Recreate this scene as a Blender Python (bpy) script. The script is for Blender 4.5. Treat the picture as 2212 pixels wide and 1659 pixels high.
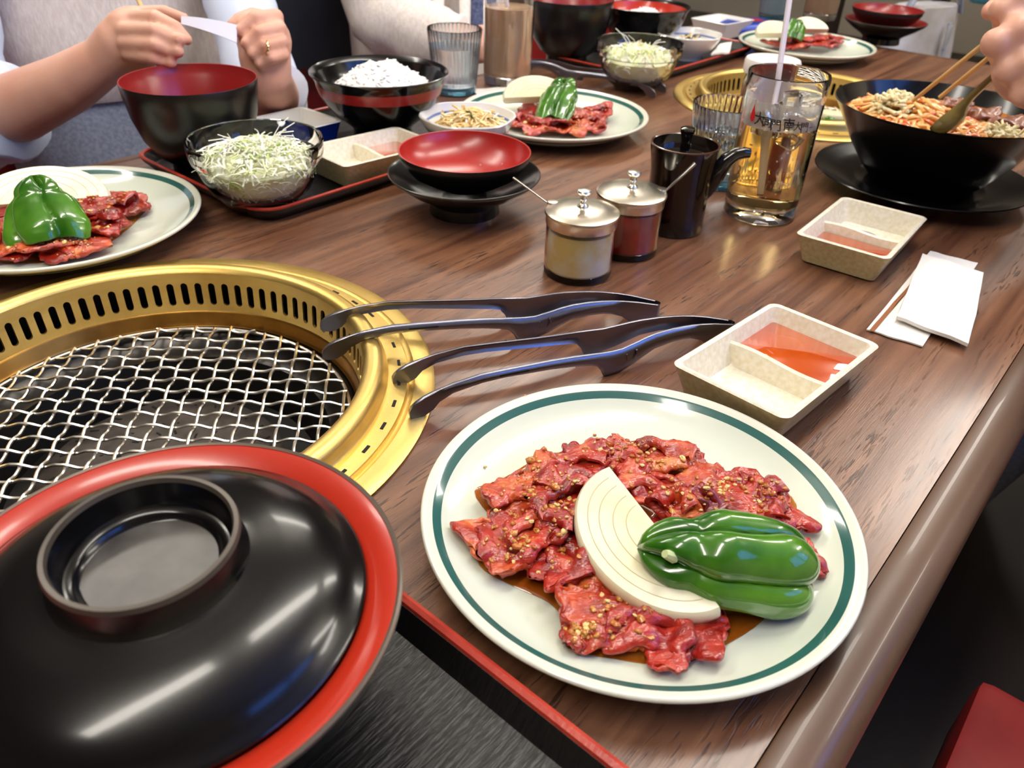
import bpy, bmesh, math, random
from mathutils import Vector, Matrix, noise
from mathutils.bvhtree import BVHTree
sc = bpy.context.scene
for o in list(bpy.data.objects): bpy.data.objects.remove(o)
C = sc.collection
TZ = 0.72                      # table top above the floor
PI = math.pi
# ------------------------------------------------------------------ camera
FPX, PITCH, ROLL, CAMH = 1690.0, math.radians(34.5), math.radians(2.4), 0.32
fw = Vector((0, math.cos(PITCH), -math.sin(PITCH)))
up0 = Vector((0, math.sin(PITCH), math.cos(PITCH)))
ri0 = Vector((1, 0, 0))
ri = ri0 * math.cos(ROLL) + up0 * math.sin(ROLL)
up = up0 * math.cos(ROLL) - ri0 * math.sin(ROLL)
CAM = Vector((0, 0, CAMH))     # relative to the table top
camd = bpy.data.cameras.new('camera'); cam = bpy.data.objects.new('camera', camd); C.objects.link(cam)
m3 = Matrix((ri, up, -fw)).transposed()
cam.matrix_world = Matrix.Translation(CAM + Vector((0, 0, TZ))) @ m3.to_4x4()
camd.sensor_width = 36; camd.lens = FPX / 2212 * 36; camd.clip_start = .01
camd.dof.use_dof = True; camd.dof.focus_distance = 0.50; camd.dof.aperture_fstop = 13
sc.camera = cam
def ray(px, py): return fw + ri * ((px - 1106) / FPX) - up * ((py - 829.5) / FPX)
def at(px, py, z=0.0):         # where a picture point meets the level z above the table
    d = ray(px, py); t = (z - CAMH) / d.z; return CAM + d * t
def dep(px, py, d): return CAM + ray(px, py) * d
# ------------------------------------------------------------------ world and light
wd = bpy.data.worlds.new('world'); sc.world = wd; wd.use_nodes = True
wd.node_tree.nodes['Background'].inputs[0].default_value = (.75, .80, .9, 1)
wd.node_tree.nodes['Background'].inputs[1].default_value = .25
vs = sc.view_settings
vs.view_transform = 'Standard'; vs.look = 'None'; vs.gamma = 1; vs.exposure = 0.0; vs.use_curve_mapping = False
CEIL = 1.75                    # ceiling above the table top
def area(name, x, y, z, sx, sy, power, rz=0, col=(1, .95, .86), tilt=None):
    l = bpy.data.lights.new(name, 'AREA'); l.shape = 'RECTANGLE'; l.size = sx; l.size_y = sy; l.energy = power; l.color = col
    o = bpy.data.objects.new(name, l); C.objects.link(o); o.location = (x, y, z + TZ)
    o.rotation_euler = (0, 0, rz) if tilt is None else tilt
    return o
DANG = math.atan2(.77, .637)   # direction of the long side of the table
DV = Vector((.637, .77, 0)); NV = Vector((.77, -.637, 0))
def tb(d, y, z=0): return DV * d - NV * y + Vector((0, 0, z))   # table coordinates
LAMPS = [(.50, 1.62), (2.2, 1.65), (-.35, .2), (1.10, .2), (2.65, .2), (2.1, -.85)]
HANG = CEIL - .30              # the lamps hang on rods below the ceiling
for i, (d, y) in enumerate(LAMPS):
    p = tb(d, y, HANG - .065); area('ceiling_light_%d' % i, p.x, p.y, p.z, 1.15, .14, 12, DANG)
    p = tb(d, y, HANG + .01); area('added_ceiling_fill_%d' % i, p.x, p.y, p.z, 1.15, .14, 9, 0, tilt=(PI, 0, DANG))  # added upward fill over each lamp housing, brightens the ceiling
# daylight from the shop window in the wall on the photographer's side
WD, WY, WZ, WW, WH = .95, -1.22, 1.10, 1.4, .80
p = tb(WD, WY, WZ); area('window_light', p.x, p.y, p.z, WW, WH, 12, col=(.45, .65, 1.0), tilt=(PI / 2, 0, DANG + PI))
# ------------------------------------------------------------------ materials
MATS = {}
def srgb(c): return tuple((x / 12.92 if x <= .04045 else ((x + .055) / 1.055) ** 2.4) for x in [v / 255 for v in c])
def mat(name, col, rough=.5, metal=0, col2=None, nscale=20, nstr=1.0, bump=0, bscale=200, coat=0, trans=0, ior=1.45, emit=0,
        sss=0, stretch=None, ramp=(.35, .65), alpha=1, spec=.5, detail=4, sssr=(.01, .004, .002), crough=.05):
    if name in MATS: return MATS[name]
    m = bpy.data.materials.new(name); m.use_nodes = True; nt = m.node_tree; N = nt.nodes; L = nt.links
    b = N['Principled BSDF']; c = srgb(col) + (1,)
    b.inputs['Base Color'].default_value = c; b.inputs['Roughness'].default_value = rough; b.inputs['Metallic'].default_value = metal
    b.inputs['IOR'].default_value = ior; b.inputs['Specular IOR Level'].default_value = spec
    b.inputs['Coat Weight'].default_value = coat; b.inputs['Coat Roughness'].default_value = crough; b.inputs['Transmission Weight'].default_value = trans
    b.inputs['Alpha'].default_value = alpha
    if sss: b.inputs['Subsurface Weight'].default_value = sss; b.inputs['Subsurface Radius'].default_value = sssr; b.inputs['Subsurface Scale'].default_value = 1
    if emit: b.inputs['Emission Color'].default_value = c; b.inputs['Emission Strength'].default_value = emit
    if col2 is not None or bump:
        tc = N.new('ShaderNodeTexCoord'); mp = N.new('ShaderNodeMapping'); L.new(tc.outputs['Object'], mp.inputs[0])
        if stretch: mp.inputs['Scale'].default_value = stretch
    if col2 is not None:
        n = N.new('ShaderNodeTexNoise'); n.inputs['Scale'].default_value = nscale; n.inputs['Detail'].default_value = detail; L.new(mp.outputs[0], n.inputs['Vector'])
        r = N.new('ShaderNodeValToRGB'); r.color_ramp.elements[0].position = ramp[0]; r.color_ramp.elements[1].position = ramp[1]
        r.color_ramp.elements[0].color = c; r.color_ramp.elements[1].color = srgb(col2) + (1,)
        L.new(n.outputs['Fac'], r.inputs[0]); L.new(r.outputs[0], b.inputs['Base Color'])
    if bump:
        n = N.new('ShaderNodeTexNoise'); n.inputs['Scale'].default_value = bscale; n.inputs['Detail'].default_value = 3; L.new(mp.outputs[0], n.inputs['Vector'])
        bp = N.new('ShaderNodeBump'); bp.inputs['Strength'].default_value = bump; bp.inputs['Distance'].default_value = .001
        L.new(n.outputs['Fac'], bp.inputs['Height']); L.new(bp.outputs[0], b.inputs['Normal'])
        if coat: L.new(bp.outputs[0], b.inputs['Coat Normal'])
    MATS[name] = m; return m
def wood_mat(name, ca, cb, cpore, rough, coat):
    m = bpy.data.materials.new(name); m.use_nodes = True; nt = m.node_tree; N = nt.nodes; L = nt.links; b = N['Principled BSDF']
    tc = N.new('ShaderNodeTexCoord')
    def noi(scale, st, det=4, dist=0):
        mp = N.new('ShaderNodeMapping'); mp.inputs['Scale'].default_value = st; L.new(tc.outputs['Object'], mp.inputs[0])
        n = N.new('ShaderNodeTexNoise'); n.inputs['Scale'].default_value = scale; n.inputs['Detail'].default_value = det; n.inputs['Distortion'].default_value = dist
        L.new(mp.outputs[0], n.inputs['Vector']); return n.outputs['Fac']
    def ramp(src, p0, c0, p1, c1):
        r = N.new('ShaderNodeValToRGB'); e = r.color_ramp.elements; e[0].position = p0; e[1].position = p1; e[0].color = c0; e[1].color = c1
        L.new(src, r.inputs[0]); return r.outputs[0]
    def mix(fac, a, bb, typ='MIX'):
        x = N.new('ShaderNodeMix'); x.data_type = 'RGBA'; x.blend_type = typ; L.new(fac, x.inputs[0])
        for s, i in ((a, 6), (bb, 7)):
            if isinstance(s, tuple): x.inputs[i].default_value = s
            else: L.new(s, x.inputs[i])
        return x.outputs[2]
    g = noi(9, (.35, 9, 1), 6, .35); base = ramp(g, .32, srgb(ca) + (1,), .68, srgb(cb) + (1,))
    p = noi(60, (.75, 9, 1), 2, 0); pm = ramp(p, .57, (0, 0, 0, 1), .63, (1, 1, 1, 1))
    zone = noi(14, (.3, 4, 1), 2, .3); zm = ramp(zone, .45, (0, 0, 0, 1), .6, (.85, .85, .85, 1))
    pz = mix(zm, (0, 0, 0, 1), pm)
    colr = mix(pz, base, srgb(cpore) + (1,)); L.new(colr, b.inputs['Base Color'])
    fine = noi(90, (.4, 14, 1), 3, 0)
    bp = N.new('ShaderNodeBump'); bp.inputs['Strength'].default_value = .25; bp.inputs['Distance'].default_value = .0006; L.new(fine, bp.inputs['Height'])
    bp2 = N.new('ShaderNodeBump'); bp2.inputs['Strength'].default_value = .5; bp2.inputs['Distance'].default_value = .0006; bp2.invert = True
    L.new(pz, bp2.inputs['Height']); L.new(bp.outputs[0], bp2.inputs['Normal']); L.new(bp2.outputs[0], b.inputs['Normal'])
    b.inputs['Roughness'].default_value = rough; b.inputs['Coat Weight'].default_value = coat; b.inputs['Coat Roughness'].default_value = .18
    MATS[name] = m; return m
def ring_mat(name, col, ring, r0, r1, rough=.12, col2=None):
    m = bpy.data.materials.new(name); m.use_nodes = True; nt = m.node_tree; N = nt.nodes; L = nt.links; b = N['Principled BSDF']
    tc = N.new('ShaderNodeTexCoord'); vm = N.new('ShaderNodeVectorMath'); vm.operation = 'MULTIPLY'; vm.inputs[1].default_value = (1, 1, 0)
    ln = N.new('ShaderNodeVectorMath'); ln.operation = 'LENGTH'; L.new(tc.outputs['Object'], vm.inputs[0]); L.new(vm.outputs[0], ln.inputs[0])
    mr = N.new('ShaderNodeMath'); mr.operation = 'MULTIPLY'; mr.inputs[1].default_value = 5; L.new(ln.outputs['Value'], mr.inputs[0])
    r = N.new('ShaderNodeValToRGB'); r.color_ramp.interpolation = 'CONSTANT'; e = r.color_ramp.elements
    e[0].position = 0; e[0].color = srgb(col) + (1,); e[1].position = r0 * 5; e[1].color = srgb(ring) + (1,)
    x = e.new(r1 * 5); x.color = srgb(col2 or col) + (1,)
    L.new(mr.outputs[0], r.inputs[0]); L.new(r.outputs[0], b.inputs['Base Color'])
    b.inputs['Roughness'].default_value = rough; b.inputs['Coat Weight'].default_value = .3
    MATS[name] = m; return m
wood = wood_mat('table_wood', (84, 50, 34), (130, 89, 63), (46, 26, 18), .34, .35)
trimw = mat('table_trim', (80, 55, 38), .36, col2=(94, 66, 47), nscale=6, coat=.15)
plate_m = ring_mat('plate_glaze', (206, 212, 196), (44, 92, 86), .1085, .1132, col2=(214, 214, 198))
gold = mat('brushed_gold', (212, 178, 100), .4, 1, col2=(226, 196, 120), nscale=12, bump=.10, bscale=350, stretch=(1, 1, 6))
gold_d = mat('heat_stained_gold', (132, 92, 40), .38, 1, col2=(168, 124, 58), nscale=25)
ringst = mat('smoked_steel', (58, 56, 55), .3, 1)
steel = mat('steel', (190, 188, 184), .22, 1)
wirem = mat('wire_steel', (236, 232, 224), .3, 1)
tongm = mat('tongs_steel', (128, 128, 140), .3, 1, bump=.05, bscale=400)
silver = mat('silver_lid', (232, 224, 208), .27, 1, bump=.03, bscale=90)
dark = mat('grill_dark', (14, 13, 13), .5, .3)
burn = mat('burner_iron', (70, 64, 62), .5, .6, col2=(96, 90, 86), nscale=60)
hole = mat('slot_dark', (10, 9, 9), .8)
black = mat('black_lacquer', (10, 9, 10), .2, coat=.3, crough=.1, spec=.35, bump=.02, bscale=40)
blackm = mat('black_lacquer_dull', (15, 14, 14), .3, coat=.2, crough=.2)
trayb = mat('black_tray', (18, 17, 17), .34, bump=.9, bscale=70, stretch=(.6, 5, 1))
redrim = mat('red_lacquer', (176, 44, 26), .25, coat=.3, crough=.1)
redin = mat('red_bowl_inside', (140, 28, 28), .3, coat=.3, crough=.2)
redrimt = mat('red_tray_rim', (178, 62, 46), .3, col2=(160, 48, 36), nscale=60, bump=.2, bscale=300)
glass = mat('clear_glass', (255, 255, 255), 0, trans=1, ior=1.47)
glassw = mat('water_glass_blue', (240, 249, 253), 0, trans=1, ior=1.47)
whitec = mat('white_ceramic', (236, 234, 230), .15, coat=.3)
stone = mat('sauce_dish_glaze', (222, 212, 186), .34, col2=(234, 228, 212), nscale=260, coat=.25, bump=.12, bscale=260)
stone_o = mat('sauce_dish_outside', (184, 166, 116), .4, col2=(202, 188, 146), nscale=260, coat=.2, bump=.12, bscale=260)
blued = mat('cobalt_glaze', (28, 52, 130), .12, coat=.4)
sauce = mat('dipping_sauce', (188, 78, 16), .04, coat=.5, col2=(166, 58, 10), nscale=15, spec=.6)
sauced = mat('thick_red_sauce', (112, 26, 10), .12, coat=.6)
def beef_mat(name, stops, seedv):
    m = bpy.data.materials.new(name); m.use_nodes = True; nt = m.node_tree; N = nt.nodes; L = nt.links; b = N['Principled BSDF']
    tc = N.new('ShaderNodeTexCoord'); oi = N.new('ShaderNodeObjectInfo')
    av = N.new('ShaderNodeVectorMath'); av.operation = 'ADD'; L.new(tc.outputs['Object'], av.inputs[0]); L.new(oi.outputs['Location'], av.inputs[1])
    def noi(sc_, st, det, rg=.5):
        mp = N.new('ShaderNodeMapping'); mp.inputs['Scale'].default_value = st; mp.inputs['Location'].default_value = (seedv, 0, 0); L.new(av.outputs[0], mp.inputs[0])
        n = N.new('ShaderNodeTexNoise'); n.inputs['Scale'].default_value = sc_; n.inputs['Detail'].default_value = det; n.inputs['Roughness'].default_value = rg; n.inputs['Distortion'].default_value = .6
        L.new(mp.outputs[0], n.inputs['Vector']); return n.outputs['Fac']
    big = noi(46, (1, 1, 1), 5, .6); r = N.new('ShaderNodeValToRGB'); e = r.color_ramp.elements
    e[0].position = .30; e[0].color = srgb(stops[0]) + (1,); e[1].position = .72; e[1].color = srgb(stops[3]) + (1,)
    for p, c in ((.46, stops[1]), (.58, stops[2])): q = e.new(p); q.color = srgb(c) + (1,)
    L.new(big, r.inputs[0]); L.new(r.outputs[0], b.inputs['Base Color'])
    f1 = noi(380, (.5, 1.5, 1), 3); f2 = noi(120, (1, 1, 1), 4)
    b1 = N.new('ShaderNodeBump'); b1.inputs['Strength'].default_value = .55; b1.inputs['Distance'].default_value = .0008; L.new(f1, b1.inputs['Height'])
    b2 = N.new('ShaderNodeBump'); b2.inputs['Strength'].default_value = .6; b2.inputs['Distance'].default_value = .002; L.new(f2, b2.inputs['Height']); L.new(b1.outputs[0], b2.inputs['Normal'])
    L.new(b2.outputs[0], b.inputs['Normal']); b.inputs['Roughness'].default_value = .36; b.inputs['Coat Weight'].default_value = .6; b.inputs['Coat Roughness'].default_value = .1; L.new(b2.outputs[0], b.inputs['Coat Normal'])
    b.inputs['Subsurface Weight'].default_value = .15; b.inputs['Subsurface Radius'].default_value = (.01, .003, .002); b.inputs['Subsurface Scale'].default_value = 1
    MATS[name] = m; return m
beefm = beef_mat('raw_beef', [(96, 8, 6), (150, 22, 14), (182, 46, 26), (214, 112, 68)], 0)
beef2 = beef_mat('raw_beef_glazed', [(116, 18, 8), (166, 40, 16), (194, 76, 28), (212, 132, 60)], 7)
marin = mat('marinade', (228, 158, 60), .03, coat=.5, col2=(196, 106, 20), nscale=30, trans=.7, ior=1.36)
garlic = mat('minced_garlic', (210, 150, 70), .3, col2=(170, 76, 24), nscale=120, coat=.4, sss=.2)
seed = mat('sesame', (232, 200, 130), .4)
onionm = mat('onion', (222, 212, 172), .24, col2=(230, 224, 198), nscale=25, coat=.3, sss=.35, sssr=(.006, .005, .003))
onionl = mat('onion_layer_line', (210, 194, 146), .3, sss=.2)
pepm = mat('green_pepper_skin', (30, 84, 14), .16, col2=(84, 138, 34), nscale=22, coat=.6, crough=.05, bump=.10, bscale=70)
pepin = mat('green_pepper_flesh', (120, 168, 60), .4)
cabb = mat('cabbage', (226, 232, 180), .35, col2=(240, 240, 222), nscale=60, sss=.2)
cabg = mat('cabbage_green', (176, 200, 110), .35, sss=.2)
daikon = mat('radish_sprout', (240, 238, 226), .3, sss=.2)
ricem = mat('cooked_rice', (248, 246, 242), .4, sss=.5, sssr=(.006, .006, .005))
namul = mat('bean_sprout', (232, 190, 120), .28, col2=(240, 214, 160), nscale=80, coat=.3, sss=.2)
leaf = mat('dark_leaf', (40, 62, 26), .3)
noodm = mat('noodle', (224, 180, 110), .3, col2=(212, 146, 72), nscale=80, coat=.4, sss=.2)
soupm = mat('noodle_broth', (196, 118, 44), .06, col2=(176, 84, 30), nscale=50, coat=.6)
bam = mat('bamboo', (222, 186, 130), .45, col2=(206, 164, 104), nscale=30, stretch=(1, 1, .1))
spoonm = mat('olive_glaze', (104, 92, 46), .2, col2=(142, 128, 76), nscale=18, coat=.4)
paper = mat('white_paper', (226, 222, 216), .7, bump=.15, bscale=120)
strawm = mat('straw', (236, 226, 236), .3, trans=.25, ior=1.3)
soyb = mat('brown_black_glaze', (16, 10, 8), .09, coat=.6)
soyr = mat('rust_glaze_edge', (74, 42, 24), .2, coat=.4)
amber = mat('amber_drink', (244, 214, 150), 0, trans=1, ior=1.33)
amber2 = mat('brown_drink', (240, 204, 168), .1, trans=.55, ior=1.33)
water = mat('water', (236, 242, 246), 0, trans=1, ior=1.33)
icem = mat('ice', (245, 248, 250), .08, trans=1, ior=1.31, bump=.2, bscale=60)
garj = mat('garlic_paste', (236, 206, 130), .4, col2=(244, 238, 220), nscale=30, ramp=(.4, .6))
chilj = mat('chilli_paste', (140, 16, 6), .2, col2=(180, 32, 12), nscale=40, coat=.3)
skin = mat('skin', (212, 156, 134), .45, col2=(222, 174, 152), nscale=14, sss=.2, bump=.08, bscale=180)
ringm = mat('gold_ring', (230, 200, 140), .15, 1)
knit = mat('cream_knit', (236, 226, 220), .9, col2=(222, 210, 202), nscale=180, stretch=(1, 1, .4), bump=.9, bscale=300)
shirt = mat('pale_blue_shirt', (206, 216, 238), .85, bump=.2, bscale=40)
denim = mat('grey_blue_denim', (112, 120, 140), .9, col2=(136, 144, 164), nscale=200)
navy = mat('black_navy_cloth', (16, 17, 24), .9, col2=(24, 26, 36), nscale=16)
redseat = mat('red_vinyl', (132, 26, 24), .4, col2=(116, 20, 20), nscale=14)
bagm = mat('pale_grey_cloth', (196, 196, 208), .85, col2=(168, 160, 156), nscale=9)
floorm = mat('floor_dark_tile', (34, 28, 26), .4, col2=(44, 36, 32), nscale=3)
wallm = mat('cream_plaster', (214, 204, 186), .8)
ceilm = mat('ceiling_white', (226, 222, 214), .8)
darkw = mat('dark_wood', (44, 28, 20), .4)
# ------------------------------------------------------------------ mesh helpers
class MB:
    def __init__(s): s.v = []; s.f = []; s.m = []
    def add(s, vs, fs, mi=0):
        o = len(s.v); s.v += [Vector(p) for p in vs]; s.f += [tuple(i + o for i in f) for f in fs]; s.m += [mi] * len(fs); return s
    def loft(s, rings, cap0=False, cap1=False, mi=0, closed=True, loop=False):
        n = len(rings[0]); vs = [p for r in rings for p in r]; fs = []; R = len(rings)
        for i in range(R if loop else R - 1):
            j = (i + 1) % R
            for k in range(n if closed else n - 1):
                k2 = (k + 1) % n; fs.append((i * n + k, i * n + k2, j * n + k2, j * n + k))
        if cap0: fs.append(tuple(reversed(range(n))))
        if cap1: fs.append(tuple((R - 1) * n + k for k in range(n)))
        return s.add(vs, fs, mi)
    def lathe(s, prof, seg=64, mi=0, wob=None):
        rings = []
        for r, z in prof:
            if r < 1e-6: r = 1e-5
            rings.append([Vector((r * math.cos(2 * PI * k / seg) * (wob(2 * PI * k / seg, z) if wob else 1), r * math.sin(2 * PI * k / seg) * (wob(2 * PI * k / seg, z) if wob else 1), z)) for k in range(seg)])
        return s.loft(rings, mi=mi)
    def tube(s, pts, r, seg=8, caps=True, mi=0, flat=1.0, upv=None):
        pts = [Vector(p) for p in pts]; n = len(pts); rings = []; prev = None
        for i, p in enumerate(pts):
            t = (pts[min(i + 1, n - 1)] - pts[max(i - 1, 0)]).normalized()
            if prev is None:
                a = Vector(upv) if upv else (Vector((0, 0, 1)) if abs(t.z) < .9 else Vector((1, 0, 0)))
            else: a = prev
            b = t.cross(a).normalized(); a = b.cross(t).normalized(); prev = a
            rr = r[i] if isinstance(r, (list, tuple)) else r
            rings.append([p + a * (math.cos(2 * PI * k / seg) * rr * flat) + b * (math.sin(2 * PI * k / seg) * rr) for k in range(seg)])
        return s.loft(rings, caps, caps, mi)
    def ball(s, c, r, seg=16, rings=10, M=None, mi=0):
        c = Vector(c); r = (r, r, r) if isinstance(r, (int, float)) else r; R = []
        for i in range(rings + 1):
            th = max(1e-3, min(PI - 1e-3, PI * i / rings)); ring = []
            for k in range(seg):
                q = Vector((r[0] * math.sin(th) * math.cos(2 * PI * k / seg), r[1] * math.sin(th) * math.sin(2 * PI * k / seg), -r[2] * math.cos(th)))
                ring.append(c + (M @ q if M else q))
            R.append(ring)
        return s.loft(R, True, True, mi)
    def box(s, c, size, M=None, mi=0):
        c = Vector(c); vs = []
        for x in (-.5, .5):
            for y in (-.5, .5):
                for z in (-.5, .5):
                    q = Vector((x * size[0], y * size[1], z * size[2])); vs.append(c + (M @ q if M else q))
        return s.add(vs, [(0, 1, 3, 2), (4, 6, 7, 5), (0, 4, 5, 1), (2, 3, 7, 6), (0, 2, 6, 4), (1, 5, 7, 3)], mi)
    def build(s, name, mats, parent=None, loc=None, rz=0, smooth=42, bevel=0, rot=None):
        me = bpy.data.meshes.new(name); me.from_pydata([tuple(p) for p in s.v], [], s.f)
        if not isinstance(mats, (list, tuple)): mats = [mats]
        for m in mats: me.materials.append(m)
        if len(mats) > 1: me.polygons.foreach_set('material_index', s.m)
        bm = bmesh.new(); bm.from_mesh(me); bmesh.ops.recalc_face_normals(bm, faces=bm.faces[:])
        if bevel: bmesh.ops.bevel(bm, geom=bm.edges[:], offset=bevel, segments=2, affect='EDGES', profile=.6)
        bm.to_mesh(me); bm.free()
        if smooth: me.shade_smooth(); me.set_sharp_from_angle(angle=math.radians(smooth))
        o = bpy.data.objects.new(name, me); C.objects.link(o)
        if parent: o.parent = parent
        if loc is not None: o.location = loc
        if rot is not None: o.rotation_euler = rot
        else: o.rotation_euler = (0, 0, rz)
        return o
def W(p): p = Vector(p); return Vector((p.x, p.y, p.z + TZ))
def tag(o, label, cat, group=None):
    o['label'] = label; o['category'] = cat
    if group: o['group'] = group
    return o
def thing(name, label, cat, loc, rz=0, group=None, scale=1):
    o = bpy.data.objects.new(name, None); C.objects.link(o); o.location = W(loc); o.rotation_euler = (0, 0, rz); o.scale = (scale,) * 3
    o.empty_display_size = .02
    return tag(o, label, cat, group)
def struct(o): o['kind'] = 'structure'; return o
def dup(root, loc, rz=0, label=None, group=None, scale=None):
    def cp(o, par):
        c = o.copy(); C.objects.link(c)
        if par: c.parent = par
        for ch in list(o.children): cp(ch, c)
        return c
    r = cp(root, None); r.location = W(loc); r.rotation_euler = (0, 0, rz)
    if scale: r.scale = (scale,) * 3
    if label: r['label'] = label
    if group: r['group'] = group
    return r
def rrect(hx, hy, r, z, n=6):
    out = []
    for cx, cy, a0 in ((hx - r, hy - r, 0), (-hx + r, hy - r, PI / 2), (-hx + r, -hy + r, PI), (hx - r, -hy + r, 1.5 * PI)):
        for k in range(n + 1):
            a = a0 + PI / 2 * k / n; out.append(Vector((cx + r * math.cos(a), cy + r * math.sin(a), z)))
    return out
# ------------------------------------------------------------------ the room
def slab(name, d0, d1, y0, y1, z0, z1, m):
    return struct(MB().box(((d0 + d1) / 2, (y0 + y1) / 2, (z0 + z1) / 2), (d1 - d0, y1 - y0, z1 - z0)).build(name, m, smooth=0, rz=DANG))
RD0, RD1, RY0, RY1 = -3.2, 6.2, -1.28, 5.0
slab('floor', RD0, RD1, RY0, RY1, -.05, 0, floorm); slab('ceiling', RD0, RD1, RY0, RY1, TZ + CEIL, TZ + CEIL + .05, ceilm)
slab('wall_left', RD0, RD1, RY1, RY1 + .1, 0, TZ + CEIL, wallm); slab('wall_right', RD0, RD1, RY0 - .1, RY0, 0, TZ + CEIL, wallm)
slab('wall_back', RD1, RD1 + .1, RY0, RY1, 0, TZ + CEIL, wallm); slab('wall_front', RD0 - .1, RD0, RY0, RY1, 0, TZ + CEIL, wallm)
lampm = mat('lamp_tube', (255, 244, 226), .5, emit=6)
for i, (d, y) in enumerate(LAMPS):
    t = thing('ceiling_light', 'long white fluorescent light hanging on rods over the tables', 'ceiling light', tb(d, y, HANG), DANG, 'fluorescent ceiling lights')
    MB().box((0, 0, -.02), (1.25, .16, .038)).build('housing', ceilm, t, smooth=0)
    for s in (-1, 1): MB().tube([(-.58, s * .045, -.052), (.58, s * .045, -.052)], .013, 10).build('tube', lampm, t)
    for s in (-1, 1): MB().tube([(s * .45, 0, 0), (s * .45, 0, CEIL - HANG)], .006, 8).build('rod', ceilm, t)
wn = struct(MB().box((WD, RY0 + .02, WZ + TZ), (WW + .1, .04, WH + .1)).build('window_1', mat('window_glass_daylight', (120, 170, 255), .1), smooth=0, rz=DANG))
for k in range(3): struct(MB().box((WD - (WW + .1) / 2 + (WW + .1) / 2 * k, RY0 + .05, WZ + TZ), (.05, .05, WH + .1)).build('mullion', darkw, wn, smooth=0))
# ------------------------------------------------------------------ the table with its two grill wells
GR = [(.1755, .48), (1.2755, .48)]
table = thing('restaurant_table', 'long dark wood grain restaurant table with two round grills set into it', 'table', (0, 0, -TZ), DANG)
def plate_with_holes(x0, x1, y0, y1, holes, rad, z0, z1):
    bm = bmesh.new(); edges = []
    def loop(pts):
        vs = [bm.verts.new((p[0], p[1], z1)) for p in pts]
        return [bm.edges.new((vs[i], vs[(i + 1) % len(vs)])) for i in range(len(vs))]
    edges += loop([(x0, y0), (x1, y0), (x1, y1), (x0, y1)])
    for h in holes: edges += loop([(h[0] + rad * math.cos(2 * PI * k / 48), h[1] + rad * math.sin(2 * PI * k / 48)) for k in range(48)])
    bmesh.ops.triangle_fill(bm, use_beauty=True, use_dissolve=False, edges=edges)
    fs = bm.faces[:]
    ex = bmesh.ops.extrude_face_region(bm, geom=fs)
    for v in [g for g in ex['geom'] if isinstance(g, bmesh.types.BMVert)]: v.co.z = z0
    bmesh.ops.recalc_face_normals(bm, faces=bm.faces[:])
    me = bpy.data.meshes.new('table_top'); bm.to_mesh(me); bm.free(); return me
me = plate_with_holes(-.62, 1.82, .0332, .925, GR, .186, TZ - .032, TZ); me.materials.append(wood)
top = bpy.data.objects.new('table_top', me); C.objects.link(top); top.parent = table
def trim(p0, p1, flip):
    # rounded wooden lip swept from p0 to p1; outward is to the right of the direction of travel
    d = Vector((p1[0] - p0[0], p1[1] - p0[1], 0)); u = d.normalized(); o = Vector((u.y, -u.x, 0)); prof = [(0, 0), (.001, .0004), (.016, 0), (.0225, -.0025), (.027, -.008), (.0285, -.015), (.0285, -.036), (0, -.036)]
    R = [[Vector((p0[0], p0[1], TZ)) + u * t + o * a + Vector((0, 0, z)) for a, z in prof] for t in (0, d.length)]
    return MB().loft(R, True, True).build('edge_trim', trimw, table, smooth=35)
trim((-.62, .0325), (1.8205, .0325), 0); trim((1.8205, .925), (-.62, .925), 0); trim((1.8205, .0325), (1.8205, .925), 0)
for d in (-.5, .65, 1.72):
    for y in (.12, .84): MB().box((d, y, (TZ - .032) / 2 + .0), (.06, .06, TZ - .032)).build('leg', darkw, table, smooth=0, bevel=.004)
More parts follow.
